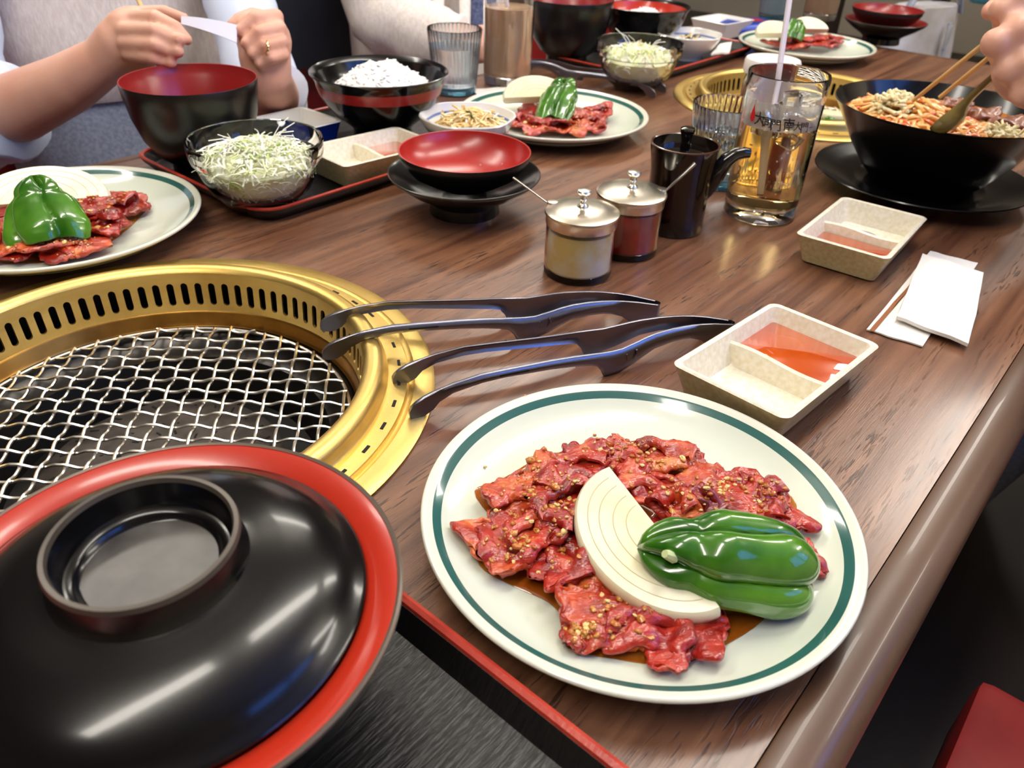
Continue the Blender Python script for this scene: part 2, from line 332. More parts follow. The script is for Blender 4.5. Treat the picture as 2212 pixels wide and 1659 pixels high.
# ------------------------------------------------------------------ grills
grill = thing('table_grill', 'round gold rimmed table grill with slotted wall beside the black covered bowl', 'grill', tb(GR[0][0], GR[0][1], 0), DANG, 'table grills')
MB().lathe([(.199, -.004), (.203, 0.0), (.2035, .0016), (.2015, .003), (.1895, .0034), (.1875, .0016), (.1855, .0016), (.1842, .0042), (.1728, .0048), (.1705, .0042), (.1690, .006), (.1680, .0115), (.1662, .0150), (.1630, .0168), (.1580, .0168), (.1550, .0155), (.1532, .0125)], 128).build('flange', gold, grill)
def slot_wall(r_top, z_top, r_bot, z_bot, n, zs0, zs1, frac, thick=.002):
    mb = MB(); zt = z_top
    def P(a, z, off=0):
        t = (z - z_bot) / (z_top - z_bot); r = r_bot + (r_top - r_bot) * t + off; return Vector((r * math.cos(a), r * math.sin(a), z))
    da = 2 * PI / n; hw = da * frac / 2; rw = hw * r_bot
    arc = [(k / 6 * PI) for k in range(7)]
    for i in range(n):
        a0 = i * da; am = a0 + da / 2; a1 = a0 + da
        topa = [(am + hw * math.cos(t), zs1 - rw + rw * math.sin(t)) for t in arc]      # right -> left over the top
        bota = [(am - hw * math.cos(t), zs0 + rw - rw * math.sin(t)) for t in arc]      # left -> right under the bottom
        def face(pts): k = len(mb.v); mb.v += [P(a, z) for a, z in pts]; mb.f.append(tuple(range(k, k + len(pts)))); mb.m.append(0)
        face([(a0, z_top), (a1, z_top), (a1, zs1 - rw)] + topa + [(a0, zs1 - rw)])
        face([(a0, zs0 + rw)] + bota + [(a1, zs0 + rw), (a1, z_bot), (a0, z_bot)])
        face([(a0, zs0 + rw), (a0, zs1 - rw), (am - hw, zs1 - rw), (am - hw, zs0 + rw)])
        face([(a1, zs0 + rw), (am + hw, zs0 + rw), (am + hw, zs1 - rw), (a1, zs1 - rw)])
        loop = topa + bota; k = len(mb.v); mb.v += [P(a, z) for a, z in loop] + [P(a, z, thick) for a, z in loop]; m = len(loop)
        for q in range(m): mb.f.append((k + q, k + (q + 1) % m, k + m + (q + 1) % m, k + m + q)); mb.m.append(0)
    return mb
slot_wall(.1532, .0125, .1500, -.022, 84, -.0165, .0035, .5).build('slotted_wall', gold, grill, smooth=30)
MB().lathe([(.172, .004), (.172, -.06), (.15, -.06)], 64).build('outer_shell', dark, grill)
MB().lathe([(.1500, -.022), (.1485, -.0235), (.1478, -.034), (.1465, -.0355)], 96).build('inner_ledge', gold_d, grill)
MB().lathe([(.1465, -.0355), (.1440, -.040), (.128, -.052), (.124, -.053)], 96).build('drip_ring', ringst, grill)
MB().lathe([(.124, -.053), (.112, -.088), (.02, -.092), (0, -.092)], 64).build('fire_pan', dark, grill)
MB().lathe([(.03, -.092), (.08, -.086), (.0875, -.073), (.085, -.070), (.06, -.066), (.03, -.0645), (0, -.064)], 64).build('burner_cover', burn, grill)
rnd = random.Random(5); mb = MB()
for rr, n in ((.076, 30), (.062, 24), (.048, 18), (.034, 12)):
    for k in range(n):
        a = 2 * PI * (k + .5 * rnd.random()) / n; z = -.0645 - .0055 * (rr / .085) ** 2 + .0004
        mb.box((rr * math.cos(a), rr * math.sin(a), z), (.007, .0016, .0008), Matrix.Rotation(a + .5, 3, 'Z') @ Matrix.Rotation(.1, 3, 'Y'))
h = mb.build('burner_slits', hole, grill, smooth=0); h['kind'] = 'stuff'
sl = MB().box((0, 0, 0), (.0022, .0075, .0012))
s0 = None
for k in range(44):
    a = 2 * PI * (k + .4) / 44
    if s0 is None: s0 = sl.build('vent_slot', hole, grill, smooth=0, bevel=.0003); o = s0
    else: o = s0.copy(); C.objects.link(o)
    o.location = (.1785 * math.cos(a), .1785 * math.sin(a), .0043); o.rotation_euler = (0, 0, a)
PITCHW = .0149
gc = tb(GR[0][0], GR[0][1], 0)
net = thing('grill_net', 'round woven steel wire net lying in the gold grill beside the black covered bowl', 'grill net', gc + Vector((0, 0, -.033)), 0, 'grill nets')
NR = .1405
for fam, ang in ((0, math.radians(3)), (1, math.radians(97))):
    u = Vector((math.cos(ang), math.sin(ang), 0)); w = Vector((-math.sin(ang), math.cos(ang), 0))
    for k in range(-9, 10):
        off = k * PITCHW; hl = math.sqrt(max(0, NR ** 2 - off ** 2))
        if hl < .02: continue
        n = int(2 * hl / PITCHW * 7) + 1; pts = []
        for i in range(n + 1):
            s = -hl + 2 * hl * i / n
            ph = math.cos(PI * s / PITCHW + (PI if k % 2 else 0)) * (1 if fam == 0 else -1)
            pts.append(u * s + w * off + Vector((0, 0, .0013 * max(-1, min(1, 1.35 * ph)))))
        MB().tube(pts, .00125, 6).build('wire', wirem, net)
MB().tube([(NR * math.cos(2 * PI * k / 96), NR * math.sin(2 * PI * k / 96), -.0015) for k in range(97)], .0015, 6, False).build('rim_wire', wirem, net)
grill2 = dup(grill, tb(GR[1][0], GR[1][1], 0), DANG + .03, 'round gold rimmed table grill with slotted wall behind the two drinking glasses')
net2 = dup(net, tb(GR[1][0], GR[1][1], -.033), 0, 'round woven steel wire net lying in the gold grill behind the drinking glasses')
# ------------------------------------------------------------------ lacquer trays
def make_tray(d0, d1, y0, y1, label):
    t = thing('serving_tray', label, 'tray', tb((d0 + d1) / 2, (y0 + y1) / 2, 0), DANG, 'black trays with red rims')
    hx, hy = (d1 - d0) / 2, (y1 - y0) / 2
    MB().loft([rrect(hx - .012, hy - .012, .022, 0.0003), rrect(hx - .003, hy - .003, .028, .010), rrect(hx, hy, .03, .0155), rrect(hx - .005, hy - .005, .027, .0150), rrect(hx - .012, hy - .012, .022, .0045), rrect(hx - .016, hy - .016, .02, .004)], True, True).build('tray_body', trayb, t)
    MB().loft([rrect(hx, hy, .03, .0152), rrect(hx + .0003, hy + .0003, .03, .0168), rrect(hx - .0018, hy - .0018, .029, .0178), rrect(hx - .0042, hy - .0042, .0275, .0168), rrect(hx - .005, hy - .005, .027, .0146)]).build('red_rim', redrimt, t)
    return t
make_tray(-.21, .167, -.002, .272, 'black serving tray with red rim under the black covered rice bowl')
make_tray(.39, .775, .648, .905, 'black red rimmed serving tray under the heaped rice, soup and blue dish')
make_tray(1.165, 1.56, .700, .915, 'black serving tray with red rim near the gold grill holding a far salad bowl')
# ------------------------------------------------------------------ bowls and lids
nb = Vector((-.1300, .1965, .004))
bowl = thing('rice_bowl', 'large black bowl with wide red rim closed by a black lid', 'bowl', nb, 0)
MB().lathe([(0, .006), (.036, .006), (.037, 0), (.040, 0), (.041, .009), (.055, .018), (.074, .038), (.085, .060), (.0898, .0750), (.0903, .0758)], 96).build('bowl_body', black, bowl)
MB().lathe([(.0903, .0755), (.0914, .0768), (.0912, .0780), (.0902, .0785), (.0892, .0780)], 96).build('rim_edge', mat('worn_edge', (96, 84, 74), .3, .3), bowl)
MB().lathe([(.0892, .0780), (.0890, .0776), (.0770, .0732), (.0760, .0715), (.074, .066), (.06, .035), (.03, .018), (0, .016)], 96).build('red_lining', redrim, bowl)
lid = thing('bowl_lid', 'glossy black lacquer lid with raised ring handle sitting in the red rimmed bowl', 'bowl lid', nb + Vector((0, 0, .0735)), 0)
lw = mat('grey_lid_floor', (46, 43, 42), .34, col2=(78, 74, 70), nscale=40, coat=.2, crough=.3)  # floor inside the handle ring: mottled grey, lighter than the dome
MB().lathe([(0, .014), (.030, .012), (.060, .004), (.0745, -.0005), (.0765, .0008), (.0768, .0022), (.0755, .0034), (.0738, .0040), (.0700, .0078), (.0650, .0115), (.0600, .0143), (.0530, .0171), (.0460, .0190), (.039, .0202), (.0352, .0212), (.0338, .0235), (.0335, .0330), (.0331, .0342), (.0316, .0342), (.0309, .0330), (.0296, .0245), (.0285, .0226), (.0262, .0222), (.0252, .0212), (.0243, .0196), (.0235, .0192)], 96).build('lid_dome', black, lid)
MB().lathe([(.0338, .0325), (.0332, .0345), (.0315, .0346), (.0307, .0328)], 96).build('handle_edge', mat('worn_edge2', (74, 66, 58), .3, .2), lid)
MB().lathe([(.0236, .0193), (.010, .0186), (0, .0185)], 64).build('handle_floor', lw, lid)

def soup_bowl(loc, label, scale=1):
    b = thing('soup_bowl', label, 'bowl', loc, 0, 'deep black soup bowls', scale)
    MB().lathe([(0, .006), (.030, .005), (.031, 0), (.034, 0), (.0345, .009), (.046, .017), (.059, .036), (.0665, .060), (.0702, .082), (.0715, .0955), (.0710, .0968)], 96).build('bowl_body', blackm, b)
    MB().lathe([(.0710, .0968), (.0700, .0965), (.0685, .086), (.0672, .0845), (.062, .055), (.045, .022), (0, .014)], 96).build('red_lining', redin, b)
    return b
soup1 = soup_bowl(Vector((-.3635, .877, .004)), 'deep black soup bowl with red inside under the hands of the knit vest diner')
def rice_bowl2(loc, label, inm, scale=1, stripe=True):
    b = thing('rice_bowl', label, 'bowl', loc, 0, None, scale)
    MB().lathe([(0, .008), (.033, .006), (.034, 0), (.039, 0), (.037, .010), (.042, .016), (.058, .028), (.072, .046), (.0763, .055)], 96).build('bowl_body', black, b)
    MB().lathe([(.0763, .055), (.0790, .0635), (.0798, .0675)], 96).build('red_stripe' if stripe else 'upper_wall', redin if stripe else black, b)
    MB().lathe([(.0798, .0675), (.0806, .0705), (.0836, .0755), (.0860, .0782), (.0862, .0798), (.0850, .0803), (.0815, .0780), (.0790, .0745)], 96).build('rim', black, b)
    MB().lathe([(.0790, .0745), (.076, .066), (.066, .046), (.04, .028), (0, .024)], 96).build('lining', inm, b)
    return b
rb = Vector((-.182, 1.022, .004))
rice_bowl2(rb, 'black flared bowl with red stripe heaped with white rice', black)
def rice_mound(loc, rx, ry, h, seedn, n=520):
    rnd = random.Random(seedn); mb = MB(); bumps = [(rnd.uniform(-.5, .5), rnd.uniform(-.5, .5), rnd.uniform(.25, .5), rnd.uniform(.1, .5)) for _ in range(7)]
    def hz(x, y):
        q = max(0, 1 - x * x - y * y); z = h * q ** .6
        for bx, by, br, bh in bumps: z += h * .5 * bh * math.exp(-((x - bx) ** 2 + (y - by) ** 2) / (br * br * .35)) * q
        return z + h * .12 * noise.noise(Vector((x * 7, y * 7, seedn))) * q
    G = 40; rings = []
    for i in range(G // 2 + 1):
        r = 1 - i / (G / 2); rings.append([Vector((rx * r * math.cos(2 * PI * k / G), ry * r * math.sin(2 * PI * k / G), hz(r * math.cos(2 * PI * k / G), r * math.sin(2 * PI * k / G)))) for k in range(G)])
    mb.loft(rings, True, True)
    for _ in range(n):
        a = rnd.uniform(0, 2 * PI); r = math.sqrt(rnd.random()) * .97; x, y = r * math.cos(a), r * math.sin(a)
        M = Matrix.Rotation(rnd.uniform(0, PI), 3, 'Z') @ Matrix.Rotation(rnd.uniform(-.7, .7), 3, 'Y')
        mb.ball((rx * x, ry * y, hz(x, y) - .0002), (.0034, .0017, .0016), 6, 5, M)
    o = mb.build('cooked_rice', ricem, None, W(loc)); o['kind'] = 'stuff'; return o
tag(rice_mound(rb + Vector((.004, -.002, .05)), .066, .066, .034, 3, 240), 'heap of white cooked rice in the black red striped bowl', 'rice')

def stacked_lids(loc, s, lab1, lab2, saucm, linm):
    a = thing('upturned_lid', lab1, 'bowl lid', loc, 0, None, s)
    MB().lathe([(0, .010), (.030, .008), (.034, 0), (.037, 0), (.036, .011), (.043, .0165), (.060, .026), (.0745, .0365), (.0782, .0402), (.0785, .0412)], 96).build('outside', black, a)
    MB().lathe([(.0785, .0412), (.0775, .0420), (.0735, .0402), (.060, .0305), (.040, .021), (0, .0185)], 96).build('lining', saucm, a)
    MB().tube([(.0780 * math.cos(2 * PI * k / 96), .0780 * math.sin(2 * PI * k / 96), .0416) for k in range(97)], .0008, 6, False).build('rim_edge', mat('lid_edge', (70, 66, 60), .25, .4), a)
    b = thing('upturned_lid', lab2, 'bowl lid', Vector(loc) + Vector((0, .004, .0235)) * s, 0, None, s)
    MB().lathe([(0, .003), (.018, .002), (.019, 0), (.022, 0), (.023, .004), (.040, .0085), (.056, .018), (.0655, .031), (.0678, .0385), (.0676, .0396)], 96).build('outside', blackm, b)
    MB().lathe([(.0676, .0396), (.0662, .0394), (.0640, .0325), (.054, .0205), (.040, .0135), (.02, .0095), (0, .009)], 96).build('red_lining', linm, b)
    return a, b
redwet = mat('red_wet_lining', (170, 34, 28), .28, col2=(150, 26, 22), nscale=12, coat=.3, crough=.22, bump=.05, bscale=70)
stacked_lids(Vector((-.058, .787, 0)), 1, 'black upturned lid used as a saucer beside the condiment jars', 'shallow red lined upturned lid stacked on a black one beside the condiment jars', black, redwet)
rnd = random.Random(11)
for k in range(9):
    a = rnd.uniform(0, 2 * PI); r = rnd.uniform(.02, .05); zz = .0235 + .0095 + .024 * (max(0, r - .02) / .045) ** 1.6
    tag(MB().ball((0, 0, 0), (.0016, .0013, .0009), 10, 6).build('water_drop', glass, None, W(Vector((-.058, .791, zz)) + Vector((r * math.cos(a), r * math.sin(a), 0)))), 'tiny clear water drop inside the red lined lid', 'water drop', 'drops in the red lid')

def glass_bowl(loc, label, s=1):
    b = thing('salad_bowl', label, 'bowl', loc, 0, 'glass salad bowls', s)
    MB().lathe([(0, .0), (.032, 0), (.034, .0015), (.040, .006), (.050, .018), (.0572, .032), (.0605, .044), (.0612, .0475), (.0648, .0495), (.0662, .054), (.0668, .0655), (.0660, .0678), (.0645, .0672), (.0630, .056), (.0600, .050), (.0580, .044), (.0540, .032), (.046, .0195), (.034, .0085), (0, .0065)], 96).build('glass_body', glass, b)
    return b
def shreds(loc, R, h, n, seedn, cols, zfun, wisps=14, lab=''):
    rnd = random.Random(seedn); mb = MB()
    core = []
    for i in range(13):
        r = 1 - i / 12
        core.append([Vector((R * .88 * r * math.cos(2 * PI * k / 24), R * .88 * r * math.sin(2 * PI * k / 24), zfun(r) * .94 + .010)) for k in range(24)])
    low = [[Vector((R * q * math.cos(2 * PI * k / 24), R * q * math.sin(2 * PI * k / 24), z)) for k in range(24)] for q, z in ((.50, .012), (.72, .022), (.84, .036))]
    mb.loft(low + core, True, True, 0)
    for i in range(n):
        a = rnd.uniform(0, 2 * PI); r = math.sqrt(rnd.random()) * .95
        if i % 3 == 0: zz = rnd.uniform(.014, .045); r = min(.98, .50 + .5 * ((zz - .010) / .036)); 
        else: zz = zfun(r) + .010 + rnd.uniform(-.002, .003)
        c = Vector((R * r * math.cos(a), R * r * math.sin(a), zz)); d = Vector((rnd.uniform(-1, 1), rnd.uniform(-1, 1), rnd.uniform(-.35, .35))).normalized(); L = rnd.uniform(.008, .024)
        if i % 3 == 0:
            tan = Vector((-math.sin(a), math.cos(a), 0)); d = (tan + Vector((0, 0, rnd.uniform(-.8, .8)))).normalized(); L *= .7
        pr_ = d.cross(Vector((0, 0, 1))).normalized(); cv = rnd.uniform(-.3, .3)
        pts = [c + d * (L * t) + pr_ * (L * cv * t * t * 2) + Vector((0, 0, -.25 * L * t * t * 2)) for t in (-.5, -.2, .15, .5)]
        mb.tube(pts, rnd.uniform(.0005, .0011), 4, True, rnd.choice(cols), .5)
    for i in range(wisps):
        a = rnd.uniform(0, 2 * PI); c = Vector((R * .3 * math.cos(a), R * .3 * math.sin(a), zfun(.3) + .010)); d = Vector((math.cos(a + rnd.uniform(-.8, .8)), math.sin(a + rnd.uniform(-.8, .8)), rnd.uniform(.2, 1.1)))
        L = rnd.uniform(.012, .026); mb.tube([c, c + d * L * .5 + Vector((0, 0, .002)), c + d * L + Vector((0, 0, -.002))], .0005, 4, True, 2)
    o = mb.build('shredded_cabbage', [cabb, cabg, daikon, mat('salad_dressing', (214, 186, 120), .3)], None, W(loc), smooth=60); o['kind'] = 'stuff'
    return tag(o, lab, 'salad')
sb = Vector((-.2665, .7745, .004))
glass_bowl(sb, 'clear glass salad bowl beside the deep black soup bowl')
zf = lambda r: .034 + .020 * max(0, 1 - r * r)
shreds(sb, .060, .05, 900, 2, [0, 0, 0, 0, 1, 2, 2], zf, 16, 'shredded cabbage with sprouts in the glass bowl beside the deep soup bowl')
# square blue dish with pickles
def rect_dish(name, label, loc, hx, hy, h, rz, mout, min_, r=.008, wave=.0, taper=.01, group=None, wall=.0045):
    t = thing(name, label, 'dish', loc, rz, group)
    def wv(ring, amp): return [Vector((p.x, p.y, p.z + amp * (math.sin(p.x * 70) + math.sin(p.y * 90 + 1)))) for p in ring]
    n = 6
    MB().loft([rrect(hx - taper - .006, hy - taper - .006, r * .6, 0, n), rrect(hx - taper, hy - taper, r * .8, .002, n), wv(rrect(hx - .001, hy - .001, r, h - .003, n), wave), wv(rrect(hx, hy, r, h - .001, n), wave)], True).build('outside', mout, t)
    MB().loft([wv(rrect(hx, hy, r, h - .001, n), wave), wv(rrect(hx - .0012, hy - .0012, r, h, n), wave), wv(rrect(hx - wall, hy - wall, r * .8, h - .0006, n), wave), rrect(hx - taper * .9 - wall, hy - taper * .9 - wall, r * .6, .0078, n), rrect(hx - taper - wall - .003, hy - taper - wall - .003, r * .5, .0065, n)], False, True).build('inside', min_, t)
    return t
mid = at(634, 264, .03); mid.z = .004
blue = rect_dish('pickle_dish', 'square cobalt blue dish of pickles with painted leaves behind the glass salad bowl', mid, .045, .042, .029, DANG, blued, whitec, taper=.007)
for a, b, q in ((-.02, .018, .6), (-.024, .006, 1.2), (.016, -.022, -.3), (.022, -.01, -.6)):
    MB().ball((a, b, .0082), (.012, .004, .0008), 12, 5, Matrix.Rotation(q, 3, 'Z')).build('painted_leaf', mat('painted_leaf_green', (84, 110, 84), .3), blue)
rnd = random.Random(8)
for k in range(12):
    p = Vector((rnd.uniform(-.014, .016), rnd.uniform(-.014, .014), .0085 + rnd.uniform(0, .006)))
    c = Matrix.Rotation(DANG, 3, 'Z') @ p + mid
    tag(MB().ball((0, 0, 0), (.0075, .004, .003), 10, 6, Matrix.Rotation(rnd.uniform(0, 3), 3, 'Z') @ Matrix.Rotation(rnd.uniform(-.4, .4), 3, 'X')).build('pickle_piece', mat('pickle_orange', (232, 150, 62), .3, coat=.3) if k % 3 == 0 else mat('pickle_pale', (226, 214, 150), .3, coat=.3), None, W(c)), 'small piece of orange or pale pickle in the blue dish', 'pickle', 'pickles in the blue dish')
# bean sprout bowl with wavy rim
def sprout_bowl(loc, label, s=1, outm=whitec):
    b = thing('side_dish_bowl', label, 'bowl', loc, .2, None, s)
    wob = lambda a, z: 1 + .028 * math.cos(6 * a) * min(1, z / .04)
    MB().lathe([(0, .005), (.022, .004), (.023, 0), (.027, 0), (.029, .006), (.045, .018), (.0555, .034), (.0585, .0415), (.0575, .043)], 96, wob=wob).build('outside', outm, b)
    MB().lathe([(.0575, .043), (.0560, .0425), (.052, .032), (.042, .019), (.025, .010), (0, .009)], 96, wob=wob).build('inside', whitec, b)
    MB().lathe([(.0524, .0336), (.0512, .0308), (.0510, .0309), (.0522, .0337)], 64, wob=wob).build('painted_line', mat('blue_line', (120, 140, 190), .2), b)
    return b
def sprouts(loc, R, n, seedn, label, cols, h=.018, cat='bean sprouts'):
    rnd = random.Random(seedn); mb = MB(); mb.ball((0, 0, 0), (R * .8, R * .72, h * .7), 20, 10)
    for i in range(n):
        a = rnd.uniform(0, 2 * PI); r = math.sqrt(rnd.random()); c = Vector((R * r * math.cos(a), R * .85 * r * math.sin(a), h * max(0, 1 - r * r) + rnd.uniform(-.001, .002)))
        d = Vector((rnd.uniform(-1, 1), rnd.uniform(-1, 1), rnd.uniform(-.3, .3))).normalized(); q = d.cross(Vector((0, 0, 1))); L = rnd.uniform(.014, .03); cv = rnd.uniform(-.5, .5)
        mb.tube([c + d * L * t + q * (L * cv * t * t) - Vector((0, 0, L * .4 * t * t)) for t in (-.5, -.25, 0, .25, .5)], rnd.uniform(.0011, .0017), 5, True, rnd.choice(cols))
    o = mb.build('bean_sprouts', [namul, leaf, daikon], None, W(loc), smooth=60); o['kind'] = 'stuff'; return tag(o, label, cat)
wb = at(1004, 243, .047) + Vector((.004, -.006, 0)); wb.z = .004
sprout_bowl(wb, 'white wavy rimmed bowl of bean sprouts behind the red lined lid')
sprouts(wb + Vector((.003, -.002, .029)), .041, 200, 4, 'seasoned yellow bean sprouts with green leaf in the wavy white bowl', [0] * 12 + [1, 2])

# sauce dishes with two wells
def sauce_dish(label, c, rz, s=1, fill=0, paste=0):
    t = rect_dish('sauce_dish', label, c, .0695, .0445, .031, rz, stone_o, stone, r=.007, wave=.0009, taper=.009, group='two well sauce dishes'); t.scale = (s, s, s)
    R = [[Vector((x0, y * (.80 if z < .01 else .975), z + (.0012 * math.sin(y * 80) if z > .02 else 0))) for x0, z in ((-.0045, .006), (-.0022, .0225), (0, .0238), (.0022, .0225), (.0045, .006))] for y in [(-.0402 + .0804 * k / 10) for k in range(11)]]
    MB().loft(R, True, True, closed=False).build('divider', stone, t)
    if fill: 
        x0, x1 = (.0052, .0605) if fill > 0 else (-.0605, -.0052); zz = .0178 if fill == 1 else .0150
        MB().loft([rrect((x1 - x0) / 2 - .004, .033, .004, .0066), rrect((x1 - x0) / 2, .0372, .004, zz - .0006), rrect((x1 - x0) / 2 - .0008, .0364, .004, zz)], True, True).build('sauce', sauce, t, ((x0 + x1) / 2, 0, 0))
    if paste: MB().ball((.024 * paste, .004, .0075), (.015, .019, .0055), 20, 8, Matrix.Rotation(.3, 3, 'Z')).build('thick_sauce', sauced, t)
    return t
sauce_dish('speckled stoneware sauce dish half filled with orange sauce beside the front meat plate', Vector((.1885, .474, 0)), math.radians(46.3), 1.0, 1)
sauce_dish('speckled stoneware sauce dish with a dab of dark paste beside the black noodle bowl', Vector((.3345, .7205, 0)), math.radians(53.5), .97, -2, 1)
sauce_dish('speckled stoneware sauce dish on the tray between the salad bowl and the red lined lid', Vector((-.170, .886, .004)), math.radians(46.5), .98, 2)
# ------------------------------------------------------------------ plates of raw beef
PR = .1195
def plate_z(r):
    P = [(0, .0065), (.070, .0068), (.088, .0092), (.102, .0145), (.112, .0198), (.118, .0224), (.13, .023)]
    for (a, za), (b, zb) in zip(P, P[1:]):
        if r <= b: return za + (zb - za) * (r - a) / (b - a)
    return .023
def make_plate(loc, label, s=1):
    prof = [(0, .0030), (.058, .0030), (.060, 0), (.067, 0), (.069, .0020), (.090, .0050), (.106, .0125), (.1165, .0190), (.1192, .0208), (.1197, .0222), (.1188, .0234), (.1168, .0232), (.112, .0206), (.107, .0172), (.102, .0142), (.095, .0112), (.086, .0087), (.076, .0072), (.060, .0066), (0, .0065)]
    o = MB().lathe(prof, 128).build('meat_plate', plate_m, None, W(loc), smooth=60); o.scale = (s, s, s)
    return tag(o, label, 'plate', 'white plates with a green line')
P1 = Vector((.0727, .3185, 0)); P2 = Vector((.0416, 1.092, 0)); P3 = Vector((-.4297, .684, 0)); P4 = Vector((.545, 1.645, 0))
S1, S2, S3, S4 = 1.0, 1.075, 1.05, 1.08
make_plate(P1, 'white plate with green line carrying sliced beef beside the covered black bowl', S1)
make_plate(P2, 'white plate with green line carrying beef and pepper behind the soy sauce pot', S2)
make_plate(P3, 'white plate with green line carrying beef and pepper beside the glass salad bowl', S3)
make_plate(P4, 'white plate with green line carrying beef beyond the far gold grill', S4)

def beef_mesh(seedn, L, Wd, amp, curl, thick=.0044, nu=26, nv=18):
    # a ragged thin slice of meat: uneven outline, soft folds, fibrous surface
    rnd = random.Random(seedn); ph = [rnd.uniform(0, 6) for _ in range(6)]; off = Vector((rnd.uniform(0, 50), rnd.uniform(0, 50), 0)); f1, f2 = rnd.uniform(1.0, 1.8), rnd.uniform(.7, 1.5)
    top = []
    for i in range(nu + 1):
        u = i / nu; row = []
        e = (1 - abs(2 * u - 1) ** 3.2) ** .5 if 0 < i < nu else .16
        for j in range(nv + 1):
            v = 2 * j / nv - 1; e2 = (1 - .30 * abs(v) ** 3)
            x = L * (u - .5) * e2; y = Wd / 2 * v * (.30 + .70 * e)
            k = 1 + .42 * noise.noise(Vector((math.cos(math.atan2(y, x)) * 1.6, math.sin(math.atan2(y, x)) * 1.6, seedn * 3.1))) + .16 * noise.noise(Vector((x * 260, y * 260, seedn)))
            x *= k; y *= k; y += Wd * .18 * math.sin(u * f2 * PI + ph[3])
            z = amp * (math.sin(u * f1 * 2 * PI + ph[0] + v * 1.2) * .6 + math.sin(v * 2.6 * f2 + ph[1] + 1.5 * u) * .6) + amp * 1.1 * noise.noise(Vector((x * 70, y * 70, 0)) + off)
            if curl:
                t = max(0, (v + 1) / 2 - curl) / (1 - curl); z += (Wd * .20) * math.sin(t * PI * .8); y -= Wd * .50 * t * t
            row.append(Vector((x, y, z)))
        top.append(row)
    mb = MB(); n = nv + 1
    def nr(i, j):
        a = top[min(i + 1, nu)][j] - top[max(i - 1, 0)][j]; b = top[i][min(j + 1, nv)] - top[i][max(j - 1, 0)]
        q = a.cross(b); return q.normalized() if q.length > 1e-12 else Vector((0, 0, 1))
    def ths(i, j): return thick * (.40 + .60 * min(1, 5 * min(i / nu, 1 - i / nu, j / nv, 1 - j / nv)) ** .6)
    def rg(i, j): p = top[i][j]; return .0011 * noise.noise(Vector((p.x * 210, p.y * 330, seedn))) + .0006 * noise.noise(Vector((p.x * 520, p.y * 620, seedn + 3)))
    A = [[top[i][j] + nr(i, j) * (ths(i, j) * .5 + rg(i, j)) for j in range(n)] for i in range(nu + 1)]; B = [[top[i][j] - nr(i, j) * ths(i, j) * .5 for j in range(n)] for i in range(nu + 1)]
    mb.loft([A[i] + list(reversed(B[i])) for i in range(nu + 1)], True, True); mn = min(p.z for p in mb.v)
    for p in mb.v: p.z -= mn
    return mb
BEEFTRI = {}
def beef_pile(key, base, S, items, labels, group, floorz=.0072):
    tris_v = []; tris_f = []
    for k, (px, py, L, Wd, ang, lift, pale, curl) in enumerate(items):
        mb = beef_mesh(key * 100 + k, L * 1.08, Wd * 1.35, .0022, curl, .0046)
        p = at(px, py, .012 + lift); z0 = max(floorz, plate_z((p - base).xy.length / S) * S + .0004) + lift
        M = Matrix.Rotation(math.radians(ang), 4, 'Z') @ Matrix.Rotation(.12 * math.sin(k * 2.3), 4, 'X') @ Matrix.Rotation(.12 * math.cos(k * 1.7), 4, 'Y')
        vs = [M @ v for v in mb.v]; mn = min(v.z for v in vs); mb.v = [Vector((v.x, v.y, v.z - mn)) for v in vs]
        o = mb.build('raw_beef_slice', beef2 if pale else beefm, None, W(Vector((p.x, p.y, z0 - base.z))), smooth=80)
        tag(o, ('orange glazed ' if pale else 'folded dark red ' if curl else 'flat dark red ') + labels, 'meat', group)
        k0 = len(tris_v); tris_v += [v + Vector((p.x, p.y, z0)) for v in mb.v]; tris_f += [tuple(i + k0 for i in f) for f in mb.f]
    return BVHTree.FromPolygons(tris_v, tris_f)
def garlic_bits(bvh, spots, n, seedn, label, big=1.0):
    rnd = random.Random(seedn); mb = MB()
    for i in range(n):
        px, py, sx, sy = rnd.choice(spots); p = at(rnd.gauss(px, sx), rnd.gauss(py, sy), .018)
        hit = bvh.ray_cast(Vector((p.x, p.y, .2)), Vector((0, 0, -1)))
        if hit[0] is None: continue
        M = Matrix.Rotation(rnd.uniform(0, PI), 3, 'Z') @ Matrix.Rotation(rnd.uniform(-.5, .5), 3, 'X'); s = (.00042 + .0011 * rnd.random() ** 2) * big
        if i % 12 == 0: s *= 1.7
        q = MB(); q.ball((0, 0, 0), (s * 1.4, s, s * .7), 7, 5, M, 0 if i % 5 else 1)
        for v in q.v: v += Vector((rnd.uniform(-1, 1), rnd.uniform(-1, 1), rnd.uniform(-1, 1))) * s * .22
        mb.add([v + hit[0] + Vector((0, 0, s * .25)) for v in q.v], q.f, q.m[0])
    o = mb.build('minced_garlic', [garlic, seed], None, W((0, 0, 0)), smooth=70); o['kind'] = 'stuff'; return tag(o, label, 'garlic')
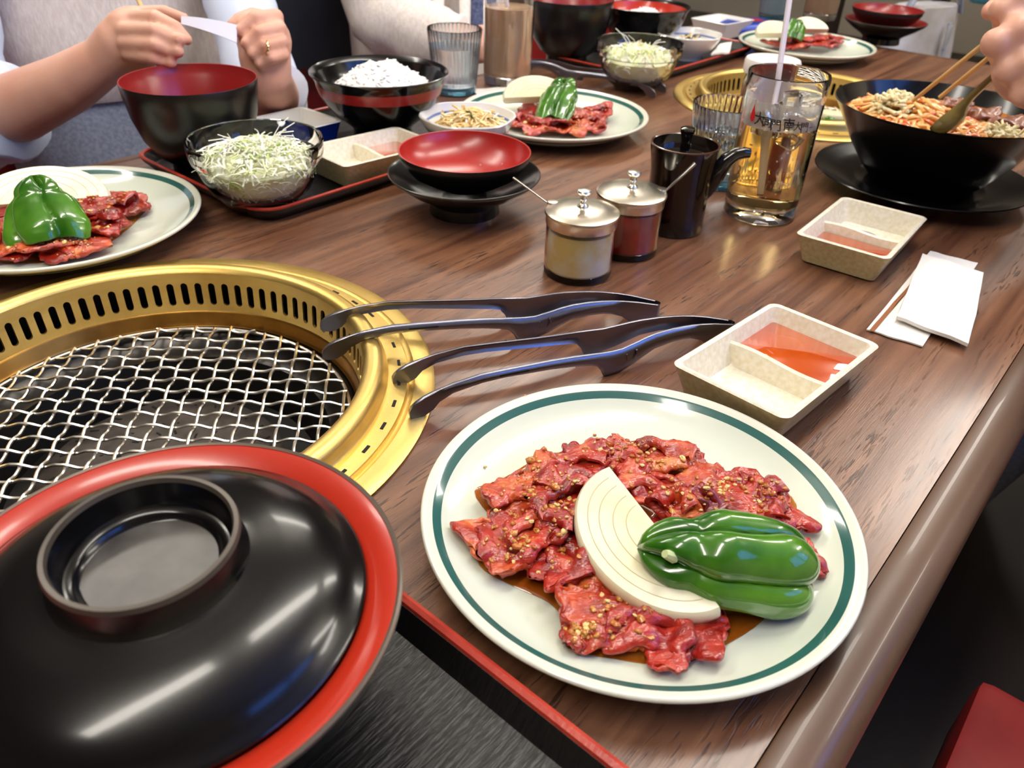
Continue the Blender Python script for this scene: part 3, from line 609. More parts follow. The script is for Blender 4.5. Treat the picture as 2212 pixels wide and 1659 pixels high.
def puddle(outline, base, S, zoff, label):
    pts = [at(x, y, .008) for x, y in outline]; sm = []
    n = len(pts)
    for i in range(n):                     # smooth closed curve through the outline
        p0, p1, p2, p3 = pts[i - 1], pts[i], pts[(i + 1) % n], pts[(i + 2) % n]
        for t in (0, .25, .5, .75): sm.append(.5 * ((2 * p1) + (p2 - p0) * t + (2 * p0 - 5 * p1 + 4 * p2 - p3) * t * t + (3 * p1 - p0 - 3 * p2 + p3) * t ** 3))
    c = sum(sm, Vector()) / len(sm); rings = []
    for q, dz in ((1.0, .0001), (.985, .0007), (.95, .0010), (.7, .0010), (.4, .0010), (.02, .0010)):
        ring = []
        for p in sm:
            x = c + (p - c) * q; ring.append(Vector((x.x, x.y, plate_z((x - base).xy.length / S) * S + dz + zoff)))
        rings.append(ring)
    return tag(MB().loft(rings, True, True).build('marinade_puddle', marin, None, W((0, 0, 0)), smooth=60), label, 'marinade')
F = [ # px, py, length, width, angle, lift, pale, curl
 (1090, 1062, .030, .018, 10, .004, 1, 0), (1135, 1092, .040, .030, -35, .002, 1, 0), (1175, 1040, .045, .028, 25, .006, 1, 0), (1215, 1085, .042, .026, 12, .010, 0, .55),
 (1210, 1120, .042, .022, 14, .004, 0, .5), (1235, 1020, .044, .022, 28, .009, 0, .6), (1300, 1005, .048, .024, 8, .006, 0, 0), (1228, 978, .022, .012, 40, .003, 0, 0),
 (1370, 985, .040, .024, -10, .006, 0, 0), (1425, 985, .040, .022, 10, .008, 1, .6), (1465, 985, .026, .020, 30, .004, 0, 0),
 (1395, 1030, .042, .018, -55, .011, 0, .6), (1445, 1050, .044, .014, -50, .012, 0, .5), (1425, 1085, .040, .020, -25, .010, 1, .5), (1490, 1095, .046, .020, 22, .008, 0, .6),
 (1540, 1062, .040, .026, -30, .004, 1, 0), (1590, 1085, .044, .030, -15, .007, 0, 0), (1565, 1040, .026, .016, 5, .004, 0, 0), (1640, 1075, .036, .026, -40, .006, 0, .6), (1672, 1100, .034, .026, 60, .004, 0, .55), (1640, 1125, .040, .024, 20, .002, 0, 0), (1560, 1120, .046, .030, 10, .003, 1, 0),
 (1085, 1190, .030, .030, 70, .002, 1, 0), (1115, 1185, .034, .030, 40, .004, 0, 0), (1165, 1160, .038, .024, 30, .006, 0, .6), (1210, 1150, .030, .020, 20, .006, 0, 0), (1185, 1205, .030, .024, 60, .002, 0, 0), (1240, 1200, .040, .030, -50, .004, 0, .6),
 (1292, 1290, .040, .028, -55, .002, 1, 0), (1345, 1325, .055, .036, -40, .003, 1, 0), (1400, 1370, .044, .026, -35, .003, 0, .6), (1440, 1390, .032, .020, -60, .003, 0, 0), (1255, 1375, .020, .016, 30, .002, 1, 0), (1310, 1360, .034, .022, -20, .002, 1, 0), (1450, 1180, .05, .03, 0, .0, 0, 0), (1500, 1365, .034, .020, 10, .001, 0, 0), (1738, 1212, .018, .014, 60, .002, 1, 0)]
bv1 = beef_pile(1, P1, S1, F, 'raw beef slice on the front plate beside the covered bowl', 'beef slices on the front plate')
garlic_bits(bv1, [(1150, 1060, 60, 25), (1220, 1100, 50, 30), (1300, 1000, 60, 18), (1400, 1020, 40, 35), (1480, 1090, 50, 20), (1580, 1070, 45, 18), (1650, 1090, 30, 25), (1110, 1190, 35, 22), (1220, 1180, 40, 25), (1350, 1340, 45, 40), (1260, 1370, 14, 10), (1360, 960, 22, 20), (1130, 1000, 20, 14), (1160, 1090, 70, 40)], 820, 3, 'minced garlic and sesame sprinkled over the beef on the front plate')
puddle([(1025, 1070), (1062, 1125), (1035, 1165), (1035, 1230), (1110, 1268), (1185, 1300), (1222, 1350), (1225, 1412), (1330, 1432), (1460, 1445), (1560, 1400), (1650, 1340), (1712, 1255), (1722, 1160), (1706, 1085), (1610, 1035), (1530, 1000), (1492, 962), (1390, 950), (1260, 968), (1172, 985), (1085, 1035)], P1, S1, 0, 'amber marinade puddle under the beef on the front plate')
# onion wedge: half disc of onion with visible layers
def onion(loc, rot, R, th, label, nlay=5):
    t = thing('onion_slice', label, 'onion', loc, 0, 'raw onion slices'); t.rotation_euler = rot
    def half(r, z, n=28, q=.80): return [Vector((r * math.cos(PI * k / n), q * r * math.sin(PI * k / n), z)) for k in range(n + 1)]
    MB().loft([half(R * .90, 0), half(R * .985, th * .25), half(R, th * .55), half(R * .985, th * .85), half(R * .96, th)], True, True).build('flesh', onionm, t, smooth=50)
    for k in range(1, nlay):
        r = R * .96 * (1 - (.13, .27, .44, .60)[k - 1]); pts = [Vector((r * math.cos(PI * i / 24), .80 * r * math.sin(PI * i / 24) + .0, th - .00005)) for i in range(1, 24)]
        MB().tube(pts, .00028, 5).build('layer_line', onionl, t)
    return t
pa, pb_ = at(1312, 1003, .036), at(1560, 1318, .027)
ch = (pb_ - pa); mid1 = (pa + pb_) / 2
ux = (-ch).normalized(); nz = Vector((.02, -.20, 1)).normalized(); uy = nz.cross(ux).normalized(); nz = ux.cross(uy)
Rm = Matrix((ux, uy, nz)).transposed()
tmp = uy.dot(at(1290, 1180, .02) - mid1)
if tmp < 0: ux, uy = -ux, -uy; Rm = Matrix((ux, uy, nz)).transposed()
on1 = onion(mid1 - nz * .0105, Rm.to_euler(), ch.length / 2 * 1.0, .0105, 'pale onion half slice leaning on the beef of the front plate')
# green pepper halves
def pepper(loc, rot, L, Wd, H, label, seedn=0, lobes=2.5, stem=True, openend=False, sh0=.60, rise=.42):
    t = thing('green_pepper', label, 'green pepper', loc, 0, 'green pepper halves'); t.rotation_euler = rot; rnd = random.Random(seedn)
    nu, nv = 56, 52; A = []; ph = rnd.uniform(-.15, .15)
    for i in range(nu + 1):
        u = i / nu; x = L * (u - .5); row = []
        env = (1 - max(0, 1 - 2 * u) ** 4) ** .5 if u < .5 else (1 if openend else (1 - (2 * u - 1) ** 7) ** .5)
        if openend: env *= 1 - .10 * max(0, u - .8) / .2
        sh = (sh0 + (1 - sh0) * min(1, (u / rise)) ** .8) * (1 - .08 * max(0, u - .75) / .25)
        pinch = .14 * math.exp(-((u - .24) / .07) ** 2)
        for j in range(nv + 1):
            a = PI * (-.06 + 1.12 * j / nv); lob = abs(math.sin(lobes * (a + ph + .10 * math.sin(u * 5 + seedn))))
            gro = (1 - .26 * (1 - lob) ** 2.0 * (.55 + .45 * min(1, u / .25))) * (1 - pinch * (.5 + .5 * lob)) * (1 + .07 * noise.noise(Vector((u * 3.0, a * 1.2, seedn * 1.7))))
            yy = Wd / 2 * env * sh * gro * math.cos(a); zz = H * env * sh * gro * math.sin(a)
            dx = L * (.22 * (lob - .75) * max(0, 1 - u / .3) * -1 + .06 * (lob - .5) * max(0, u - .7) / .3)
            n1 = .010 * L * noise.noise(Vector((x * 55, a * 2.2, seedn)))
            if openend and u > .9: dx += .05 * L * noise.noise(Vector((a * 2.5, seedn, 4)))
            row.append(Vector((x + dx, yy + n1, max(-.0035, zz + n1 * .6))))
        A.append(row)
    mb = MB(); mb.loft(A, False, False, closed=False)
    o = mb.build('skin', pepm, t, smooth=80)
    sm = o.modifiers.new('thick', 'SOLIDIFY'); sm.thickness = .0022; sm.offset = -1
    if stem: MB().tube([(-L * .40, -Wd * .20, H * .38), (-L * .455, -Wd * .24, H * .50), (-L * .475, -Wd * .25, H * .54)], [.0032, .0024, .0020], 8).build('stem_scar', mat('stem', (196, 206, 150), .5), t)
    return t
a_, b_ = at(1400, 1195, .034), at(1728, 1258, .018)
pepper((a_ + b_) / 2 + Vector((.001, .002, .001)), (0.10, -.02 + math.atan2(a_.z - b_.z, (b_ - a_).xy.length), math.atan2((b_ - a_).y, (b_ - a_).x)), (b_ - a_).length * 1.0, .048, .025, 'shiny green pepper half lying over the onion on the front plate', 3, lobes=2.5)

# second plate (behind the soy pot)
def mini(key, base, S, items, glab, grp, gn, lab2):
    bv = beef_pile(key, base, S, items, glab, grp, .0072)
    garlic_bits(bv, [(i[0], i[1], 18, 10) for i in items], gn, key, lab2, 1.15)
mini(2, P2, S2, [(1120, 262, .05, .03, 20, .003, 0, 0), (1150, 272, .06, .035, -10, .002, 0, .6), (1190, 268, .05, .03, 10, .005, 0, 0), (1240, 262, .05, .03, 30, .004, 1, .6), (1275, 255, .045, .028, -40, .006, 0, 0), (1295, 245, .045, .03, 20, .004, 0, .6), (1260, 280, .045, .022, 40, .003, 1, 0), (1285, 272, .04, .026, -50, .003, 0, .5), (1215, 280, .05, .03, 0, .002, 1, 0), (1165, 240, .06, .03, 10, .002, 0, 0), (1225, 245, .06, .04, 10, .005, 0, 0)],
     'raw beef slice on the plate behind the soy pot', 'beef slices on the plate behind the soy pot', 160, 'minced garlic on the beef behind the soy pot')
onion(at(1160, 222, .026), (.55, 0, .30), .050, .012, 'onion slice behind the pepper on the plate behind the soy pot')
def place_pepper(pa_, pb__, za, zb, Wd, H, label, sd, roll=0, k=1.0, **kw):
    a, b = at(*pa_, za), at(*pb__, zb); v = b - a
    return pepper((a + b) / 2, (roll, -math.atan2(v.z, v.xy.length), math.atan2(v.y, v.x)), v.length * k, Wd, H, label, sd, **kw)
place_pepper((1220, 176), (1190, 268), .056, .018, .056, .018, 'green pepper half propped on beef behind the soy pot', 7, .30, lobes=2.5, stem=False, openend=True, sh0=.8, rise=.3)
# third plate (left)
mini(3, P3, S3, [(20, 500, .06, .04, 30, .003, 0, 0), (60, 524, .055, .04, 10, .003, 0, .6), (110, 526, .05, .036, -10, .003, 1, 0), (100, 500, .06, .05, 0, .004, 0, 0), (170, 520, .06, .04, 20, .002, 1, 0), (215, 490, .05, .04, 40, .003, 0, .6), (230, 460, .055, .04, 10, .006, 0, .6), (225, 425, .055, .035, 30, .005, 0, 0), (255, 450, .04, .03, -30, .004, 1, 0), (285, 440, .035, .026, 50, .003, 1, 0), (195, 450, .05, .04, 0, .008, 0, 0), (140, 470, .06, .05, 10, .006, 0, 0), (60, 470, .07, .05, 10, .006, 0, 0), (30, 542, .05, .028, 10, .003, 1, 0), (150, 530, .055, .028, 5, .003, 1, 0)],
     'raw beef slice on the plate beside the glass salad bowl', 'beef slices on the plate beside the salad bowl', 420, 'minced garlic on the beef beside the glass salad bowl')
puddle([(0, 520), (0, 565), (60, 568), (150, 560), (215, 535), (262, 505), (300, 470), (322, 442), (290, 428), (230, 425), (180, 440), (100, 450), (40, 480)], P3, S3, 0, 'amber marinade puddle on the plate beside the glass salad bowl')
onion(at(95, 456, .014), (.42, .0, .35), .062, .013, 'thick white onion slice behind the pepper beside the salad bowl')
place_pepper((74, 386), (116, 532), .062, .014, .080, .026, 'wrinkled shiny green pepper half propped on onion beside the salad bowl', 9, .12, 1.0, lobes=2.5, stem=False, openend=True, sh0=.42, rise=.9)
# fourth plate (far)
mini(4, P4, S4, [(1675, 96, .06, .04, 20, .003, 1, 0), (1710, 98, .06, .04, -20, .003, 0, 0), (1745, 100, .07, .045, 10, .004, 0, .6), (1780, 95, .06, .04, 40, .006, 0, .6), (1795, 90, .05, .035, 60, .008, 0, .6), (1760, 92, .06, .04, 0, .008, 1, 0), (1725, 90, .06, .04, 0, .006, 0, 0)],
     'raw beef slice on the far plate beyond the second grill', 'beef slices on the far plate', 90, 'minced garlic on the beef of the far plate')
onion(at(1675, 82, .03), (.5, .0, .3), .045, .012, 'white onion slice behind the pepper on the far plate')
place_pepper((1718, 45), (1708, 92), .055, .022, .050, .020, 'green pepper half standing on the far plate beyond the second grill', 12, .0, lobes=2.5, stem=False, openend=True)
onion(at(1745, 72, .032), (.6, 0, .2), .040, .012, 'second white onion slice lying beside beef on the far plate')

# ------------------------------------------------------------------ tongs
def make_tongs(label):
    t = thing('grill_tongs', label, 'tongs', (0, 0, 0), 0, 'steel grill tongs')
    S = [(-.1505, .0090, .0050), (-.1490, .0120, .0032), (-.1455, .0150, .0026), (-.1400, .0178, .0030), (-.1340, .0196, .0062), (-.1290, .0209, .0112), (-.119, .0232, .0158), (-.098, .0257, .0185), (-.0806, .0252, .0185), (-.0447, .0237, .0160), (-.0262, .0228, .0142), (-.0152, .0222, .0128), (-.0085, .0219, .0112), (-.0045, .0216, .0065), (-.0015, .0214, .0005), (.004, .0211, 0), (.0125, .0210, .0006), (.024, .0228, .0040), (.034, .0245, .0085), (.043, .0255, .0122), (.058, .0258, .0138), (.0697, .0252, .0138), (.078, .0243, .0124), (.0878, .0228, .0085), (.0955, .0212, .0020), (.100, .0202, .0004), (.116, .0158, .0004), (.1195, .0148, .0010)]
    for sgn in (-1, 1):
        R = []
        for s, zt, zb in S:
            k = (.1195 - s) / .27
            y = sgn * (.0035 + .0175 * k ** .8) + sgn * .0035 * math.exp(-((s - .005) / .03) ** 2)
            th = .0010 if s > -.13 else .0016
            bow = .0022 * sgn * min(1, max(0, (s + .13) / .03)) * min(1, max(0, (.1 - s) / .03))
            zm = (zt + zb) / 2; hz = (zt - zb) / 2
            ring = []
            for c_, (a, b) in enumerate([(-th, -.96), (-th, -.5), (-th, 0), (-th, .5), (-th, .96), (-th * .3, 1), (th * .3, 1), (th, .96), (th, .5), (th, 0), (th, -.5), (th, -.96), (th * .3, -1), (-th * .3, -1)]):
                ring.append(Vector((s, y + a + bow * (1 - b * b), zm + hz * b)))
            R.append(ring)
        arm = MB().loft(R, True, True).build('arm', tongm, t, smooth=50)
        for q in range(3): MB().tube([Vector((.006 + .008 * q, sgn * .0148 + sgn * .0022 , .0035 + .004 * q)), Vector((.0085 + .008 * q, sgn * .0150 + sgn * .0025, .0095 + .003 * q)), Vector((.0075 + .008 * q, sgn * .0150 + sgn * .0024, .0145 + .0022 * q))], .0007, 6).build('grip_ridge', tongm, arm)
        MB().box((-.075, sgn * .0172 + sgn * .0034, .0222), (.022, .0003, .0016)).build('stamped_mark', mat('stamp', (60, 60, 66), .5, .8), arm, smooth=0)
    MB().loft([[Vector((.1190 + .0042 * math.sin(a), .0036 * math.cos(a) * q, z)) for z in (.0008, .0146)] for q in (1,) for a in [PI * k / 10 for k in range(11)]], closed=False).build('spring_bend', tongm, t)
    return t
tg = make_tongs('steel tongs reaching over the gold grill rim in front of the garlic jar')
fB, tipB, tipA = at(1118, 722, 0), at(722, 755, .012), at(695, 700, .012)
def put(o, tip_mid, end_mid):
    v = end_mid - tip_mid; a = math.atan2(v.y, v.x); o.rotation_euler = (0, 0, a)
    p = tip_mid + v.normalized() * .145; o.location = W((p.x, p.y, 0))
put(tg, (at(722, 757, .010) + at(697, 698, .010)) / 2, at(1385, 690, 0))
tg.location.z += .0002
tg2 = dup(tg, (0, 0, 0), 0, 'steel tongs reaching over the gold grill rim beside the front meat plate')
put(tg2, (at(905, 880, .010) + at(860, 812, .010)) / 2, at(1545, 735, 0))
tg3 = dup(tg, (0, 0, 0), 0, 'steel tongs lying between the far salad bowl and a meat plate')
put(tg3, at(1422, 196, .010), at(1150, 160, 0))

for (x, y), lab, m_ in (((1135, 856), 'tiny golden garlic crumb on the rim of the front plate', garlic), ((1048, 1014), 'tiny pale sesame crumb beside the beef on the front plate', seed), ((1284, 945), 'small garlic crumb on bare glaze behind the front beef', garlic)):
    p = at(x, y, .02); zz = plate_z((p - P1).xy.length); p = at(x, y, zz)
    tag(MB().ball((0, 0, .0006), (.0013, .0009, .0008), 8, 6).build('food_crumb', m_, None, W(Vector((p.x, p.y, plate_z((p - P1).xy.length))))), lab, 'crumb')
# ------------------------------------------------------------------ condiment jars
def jar(loc, label, content, spoon_dir, spoon_len, flatspoon, fillz):
    t = thing('condiment_jar', label, 'jar', loc, 0, 'glass condiment jars')
    MB().lathe([(0, .0), (.0285, 0), (.0308, .002), (.0310, .006), (.0310, .0535), (.0300, .0545), (.0288, .0535), (.0290, .007), (.027, .0055), (0, .0052)], 64).build('glass_body', glass, t)
    MB().lathe([(0, .0056), (.0265, .0060), (.0284, .0080), (.0285, fillz - .002), (.0275, fillz), (.010, fillz + .001), (0, fillz + .001)], 48).build('paste', content, t)
    l = MB().lathe([(.0305, .0475), (.0316, .0475), (.0318, .0550), (.0325, .0558), (.0332, .0572), (.0328, .0588), (.030, .0603), (.018, .0622), (0, .0630)], 64).build('lid', silver, t)
    MB().lathe([(0, .0620), (.0052, .0622), (.0048, .0640), (.0026, .0660), (.0024, .0685), (.0034, .0700), (.0028, .0712), (.0026, .0730), (.0058, .0750), (.0064, .0765), (.0056, .0778), (.0020, .0784), (0, .0784)], 24).build('knob', silver, l)
    d = Vector(spoon_dir).normalized(); s0 = d.copy(); s0.z = 0; s0.normalize()
    p0 = s0 * .0285 + Vector((0, 0, .046)); p1 = s0 * .0325 + Vector((0, 0, .0585))
    MB().tube([p0 - s0 * .006 + Vector((0, 0, -.02)), p0, p1, p1 + d * spoon_len * .5, p1 + d * spoon_len], [.0016, .0016, .0017, .0019 * (1.5 if flatspoon else 1), .0024 * (1.6 if flatspoon else 1)], 8, flat=.5).build('spoon_handle', steel, t)
    MB().lathe([(0, .0), (.0045, 0), (.005, .0022), (.0045, .004), (0, .0042)], 16).build('spoon_collar', silver, t, tuple(s0 * .029 + Vector((0, 0, .0572))))
    return t
jar(Vector((.0553, .652, 0)), 'silver lidded glass jar of pale garlic paste beside the tongs', garj, (-.060, .030, .030), .040, False, .043)
jar(Vector((.1040, .7045, 0)), 'silver lidded glass jar of red chilli paste between garlic jar and soy pot', chilj, (.034, .006, .036), .036, True, .044)
# ------------------------------------------------------------------ soy sauce pot
so = Vector((.1590, .764, 0))
soy = thing('soy_sauce_pot', 'black glazed soy sauce pot with curved spout beside the red chilli jar', 'soy pot', so)
MB().lathe([(0, 0), (.0290, 0), (.0302, .0015), (.0303, .020), (.0300, .050), (.0304, .062), (.0318, .074), (.0333, .084), (.0336, .0868)], 72).build('pot_body', soyb, soy)
MB().lathe([(.0336, .0868), (.0334, .0878), (.0322, .0880), (.0314, .0874)], 72).build('rim', soyr, soy)
MB().lathe([(.0314, .0874), (.0302, .0800), (.0290, .0775), (.02, .0775)], 72).build('inner_neck', soyb, soy)
sl_ = MB().lathe([(.0288, .0776), (.0280, .0792), (.020, .0802), (.008, .0812), (0, .0815)], 64).build('pot_lid', soyb, soy)
MB().lathe([(0, .080), (.0050, .0805), (.0044, .088), (.0058, .0965), (.0074, .0995), (.0072, .1020), (.0050, .1030), (0, .1030)], 24).build('lid_knob', soyb, sl_)
MB().tube([(.0275, .0, .032), (.0325, 0, .046), (.0365, 0, .060), (.0430, 0, .0715), (.0520, .000, .0780), (.0600, .000, .0795), (.0650, .0, .0792)], [.004, .0075, .0092, .0080, .0064, .0056, .0050], 18).build('spout', soyb, soy, rz=.06)
# ------------------------------------------------------------------ glasses
def tumbler(name, loc, label, r0, r1, h, base, cm=glass, flutes=0, group=None):
    t = thing(name, label, 'glass', loc, 0, group)
    w = (lambda a, z: 1 + (.012 * math.cos(flutes * a) if z > base + .004 else 0)) if flutes else None
    MB().lathe([(0, .0005), (r0 * .80, .0), (r0 * .95, .0012), (r0, .004)] + [(r0 + (r1 - r0) * k / 8, .004 + (h - .006) * k / 8) for k in range(1, 9)] + [(r1 - .0006, h - .0003), (r1 - .0013, h - .0008)], 96, wob=None).build('glass_wall', cm, t)
    o = t.children[-1]
    mb = MB(); pr_ = [(0, .0005), (r0 * .80, .0), (r0 * .95, .0012), (r0, .004)] + [(r0 + (r1 - r0) * k / 8, .004 + (h - .006) * k / 8) for k in range(1, 9)] + [(r1 - .0006, h - .0002), (r1 - .0014, h - .001)]
    inn = [(r0 + (r1 - r0) * k / 8 - .0016, base + (h - base - .002) * k / 8) for k in range(8, -1, -1)]
    pr_ += inn[:-1] + [(r0 * .90, base), (r0 * .7, base - .002), (0, base - .0025)]
    if flutes:
        rings = []
        for i, (r, z) in enumerate(pr_):
            inner = i > 13 and z > base + .003
            rings.append([Vector(((r * (1 + .014 * math.cos(flutes * (2 * PI * k / 192) + 1.0 * z * 40)) if inner else max(r, 1e-5)) * math.cos(2 * PI * k / 192), (r * (1 + .014 * math.cos(flutes * (2 * PI * k / 192) + z * 40)) if inner else max(r, 1e-5)) * math.sin(2 * PI * k / 192), z)) for k in range(192)])
        mb.loft(rings)
    else: mb.lathe(pr_, 96)
    bpy.data.objects.remove(o); mb.build('glass_wall', cm, t); return t
def liquid(t, r0, r1, h, base, top, m, name='drink'):
    f = lambda z: r0 + (r1 - r0) * z / h - .00175
    return MB().lathe([(0, base + .0005), (f(base) * .95, base + .0008), (f(base + .003), base + .003), (f(top), top), (f(top) - .001, top + .0002), (0, top)], 64).build(name, m, t)
def ice(loc, n, r, z0, z1, seedn, lab, grp):
    rnd = random.Random(seedn)
    for k in range(n):
        a = 2 * PI * k / n + rnd.uniform(-.4, .4); q = r * rnd.uniform(.35, .75); s = rnd.uniform(.016, .021)
        o = MB().box((0, 0, 0), (s, s * .9, s * .8)).build('ice_cube', icem, None, W(Vector(loc) + Vector((q * math.cos(a), q * math.sin(a), z0 + (z1 - z0) * (k + .5) / n))), bevel=.003, rot=(rnd.uniform(0, 3), rnd.uniform(0, 3), rnd.uniform(0, 3)))
        tag(o, lab, 'ice cube', grp)
g1 = Vector((.2595, .8115, 0))
T1 = tumbler('drinking_glass', g1, 'tall printed glass of fizzy amber drink beside the soy pot', .0378, .0398, .147, .017)
liquid(T1, .0378, .0398, .147, .017, .098, amber)
ice(g1, 5, .026, .080, .122, 4, 'clear ice cube floating in the fizzy amber drink', 'ice in the amber drink')
mb = MB(); rnd = random.Random(2)
for k in range(150):
    a = rnd.uniform(0, 2 * PI); z = .098 + rnd.uniform(-.004, .002) if k % 3 else rnd.uniform(.03, .096); s = rnd.uniform(.0004, .0011)
    mb.ball((.0366 * math.cos(a), .0366 * math.sin(a), z), s, 6, 4)
o = mb.build('bubbles', mat('foam', (244, 232, 210), .3), T1); o['kind'] = 'stuff'
def straw(label, p0, p1, r=.0030):
    mb = MB(); p0, p1 = Vector(p0), Vector(p1); v = p1 - p0
    mb.tube([p0 + v * k / 6 - p0 for k in range(7)], r, 16, False); mb.tube([p0 + v * (6 - k) / 6 - p0 for k in range(7)], r * .82, 16, False)
    return tag(mb.build('drinking_straw', strawm, None, W(p0)), label, 'straw', 'drinking straws')
MB().lathe([(.0373, .0985), (.0376, .112), (.0377, .124)], 64).build('frost_band', mat('frost', (240, 236, 232), .6, alpha=.48), T1)
sb0 = Vector((.254, .800, .030)); straw('pale straw leaning in the fizzy amber drink', sb0, sb0 + (dep(1714, -60, .80) - sb0) * 1.0)
# brush lettering round the front of the glass
def letter(body, size, ang0, z0, r, m, parent, shear=.0, name='brush_lettering', sx=1.0, rough=0):
    cu = bpy.data.curves.new('txt', 'FONT'); cu.body = body; cu.size = size; cu.resolution_u = 3; cu.offset = size * .012
    ob = bpy.data.objects.new('txt', cu); C.objects.link(ob); bpy.context.view_layer.update()
    me = bpy.data.meshes.new_from_object(ob.evaluated_get(bpy.context.evaluated_depsgraph_get())); bpy.data.objects.remove(ob)
    bm = bmesh.new(); bm.from_mesh(me); bmesh.ops.triangulate(bm, faces=bm.faces[:]); bmesh.ops.subdivide_edges(bm, edges=[e for e in bm.edges if e.calc_length() > size * .12], cuts=2)
    for v in bm.verts:
        x, y = v.co.x * sx, v.co.y
        x += shear * y + rough * noise.noise(Vector((v.co.x * 40 / size * .01, y * 400, 3))) * size; y += rough * noise.noise(Vector((v.co.x * 400, y * 300, 9))) * size
        a = ang0 + x / r; v.co = Vector((r * math.cos(a), r * math.sin(a), z0 + y))
    bm.to_mesh(me); bm.free(); me.materials.clear(); me.materials.append(m); me.name = name
    o = bpy.data.objects.new(name, me); C.objects.link(o); o.parent = parent; return o
ink = mat('black_ink', (16, 14, 14), .5); redink = mat('red_ink', (206, 30, 34), .5)
va = math.atan2(-g1.y, -g1.x)              # side of the glass that faces the diners on this side of the table
zl = .1035
for ch_, da, sz, dz in (('大', -.50, .0135, .0), ('同', -.28, .0105, -.0005), ('門', -.06, .0118, -.0025), ('南', .24, .0125, -.0010), ('大', .50, .0092, -.0010), ('門', .68, .0105, -.0030)):
    letter(ch_, sz, va + da - .12, zl + dz, .03985, ink, T1, -.12, sx=.95, rough=.03)
MB().loft([[Vector((.03985 * math.cos(va - .70 + s * wd / .0398), .03985 * math.sin(va - .70 + s * wd / .0398), z)) for s in (-1, 0, 1)] for wd, z in ((.0002, .1205), (.0010, .117), (.0022, .113), (.0030, .109), (.0028, .1062), (.0014, .1040))], closed=False).build('red_seal', redink, T1)
MB().loft([[Vector((.03985 * math.cos(va + .82 + s), .03985 * math.sin(va + .82 + s), .1035 + zz)) for s in (0, .06, .12)] for zz in (0, .0006)], closed=False).build('small_stroke', ink, T1)
w1 = Vector((.2305, .905, 0))
TW = tumbler('water_glass', w1, 'fluted water glass between the soy pot and the printed glass', .0325, .0405, .092, .012, glassw, 40, 'fluted water glasses')
liquid(TW, .0325, .0400, .092, .012, .066, water, 'water')
ice(w1, 3, .020, .045, .060, 9, 'clear ice cube in the water glass behind the soy pot', 'ice in the water glass')
MB().lathe([(0, .0008), (.028, .0008), (.0312, .003), (.0316, .0070), (.029, .0085), (0, .0085)], 48).build('blue_base', mat('blue_glass_base', (120, 205, 235), .02, trans=.8, ior=1.4), TW)
g2 = Vector((-.029, 1.330, 0))
T2 = tumbler('drinking_glass', g2, 'tall glass of brown iced drink in front of the cream cardigan diner', .0378, .0405, .147, .016)
liquid(T2, .0378, .0405, .147, .016, .115, amber2)
straw('pale straw leaning in the brown iced drink', g2 + Vector((.016, 0, .06)), dep(1086, -25, 1.20))
w2 = Vector((-.108, 1.262, 0))
T3 = tumbler('water_glass', w2, 'fluted water glass behind the heaped rice bowl', .0325, .0415, .094, .012, glassw, 40, 'fluted water glasses')
liquid(T3, .0325, .0415, .094, .012, .068, water, 'water')
MB().lathe([(0, .0008), (.028, .0008), (.0312, .003), (.0316, .0070), (.029, .0085), (0, .0085)], 48).build('blue_base', MATS['blue_glass_base'], T3)
# ------------------------------------------------------------------ noodle bowl, saucer, noodles
rc = Vector((.4720, .910, 0))
tag(MB().lathe([(0, .004), (.052, .004), (.054, 0), (.060, 0), (.061, .004), (.085, .008), (.104, .0145), (.118, .0200), (.1196, .0212), (.1188, .0222), (.112, .0204), (.098, .0150), (.080, .0105), (.073, .0112), (.070, .0108), (.066, .0085), (0, .0082)], 128).build('saucer', black, None, W(rc + Vector((-.004, -.004, 0)))), 'wide black glossy saucer under the noodle bowl', 'saucer')
nbw = thing('noodle_bowl', 'large black conical bowl of orange noodle soup on a black saucer', 'bowl', rc + Vector((0, 0, .0085)))
MB().lathe([(0, .004), (.050, .003), (.052, 0), (.057, 0), (.060, .006), (.070, .016), (.088, .040), (.104, .066), (.1165, .0860), (.1180, .0878), (.1176, .0890), (.1162, .0886), (.110, .077), (.097, .058), (.080, .034), (.060, .016), (0, .012)], 128).build('bowl_body', black, nbw)
o = MB().lathe([(0, .0715), (.102, .0715), (.1056, .0715), (.098, .060), (0, .055)], 64).build('noodle_broth', soupm, None, W(rc + Vector((0, 0, .0085)))); tag(o, 'orange broth filling the black noodle bowl', 'soup'); o['kind'] = 'stuff'
rnd = random.Random(21); mb = MB(); zb = .0805
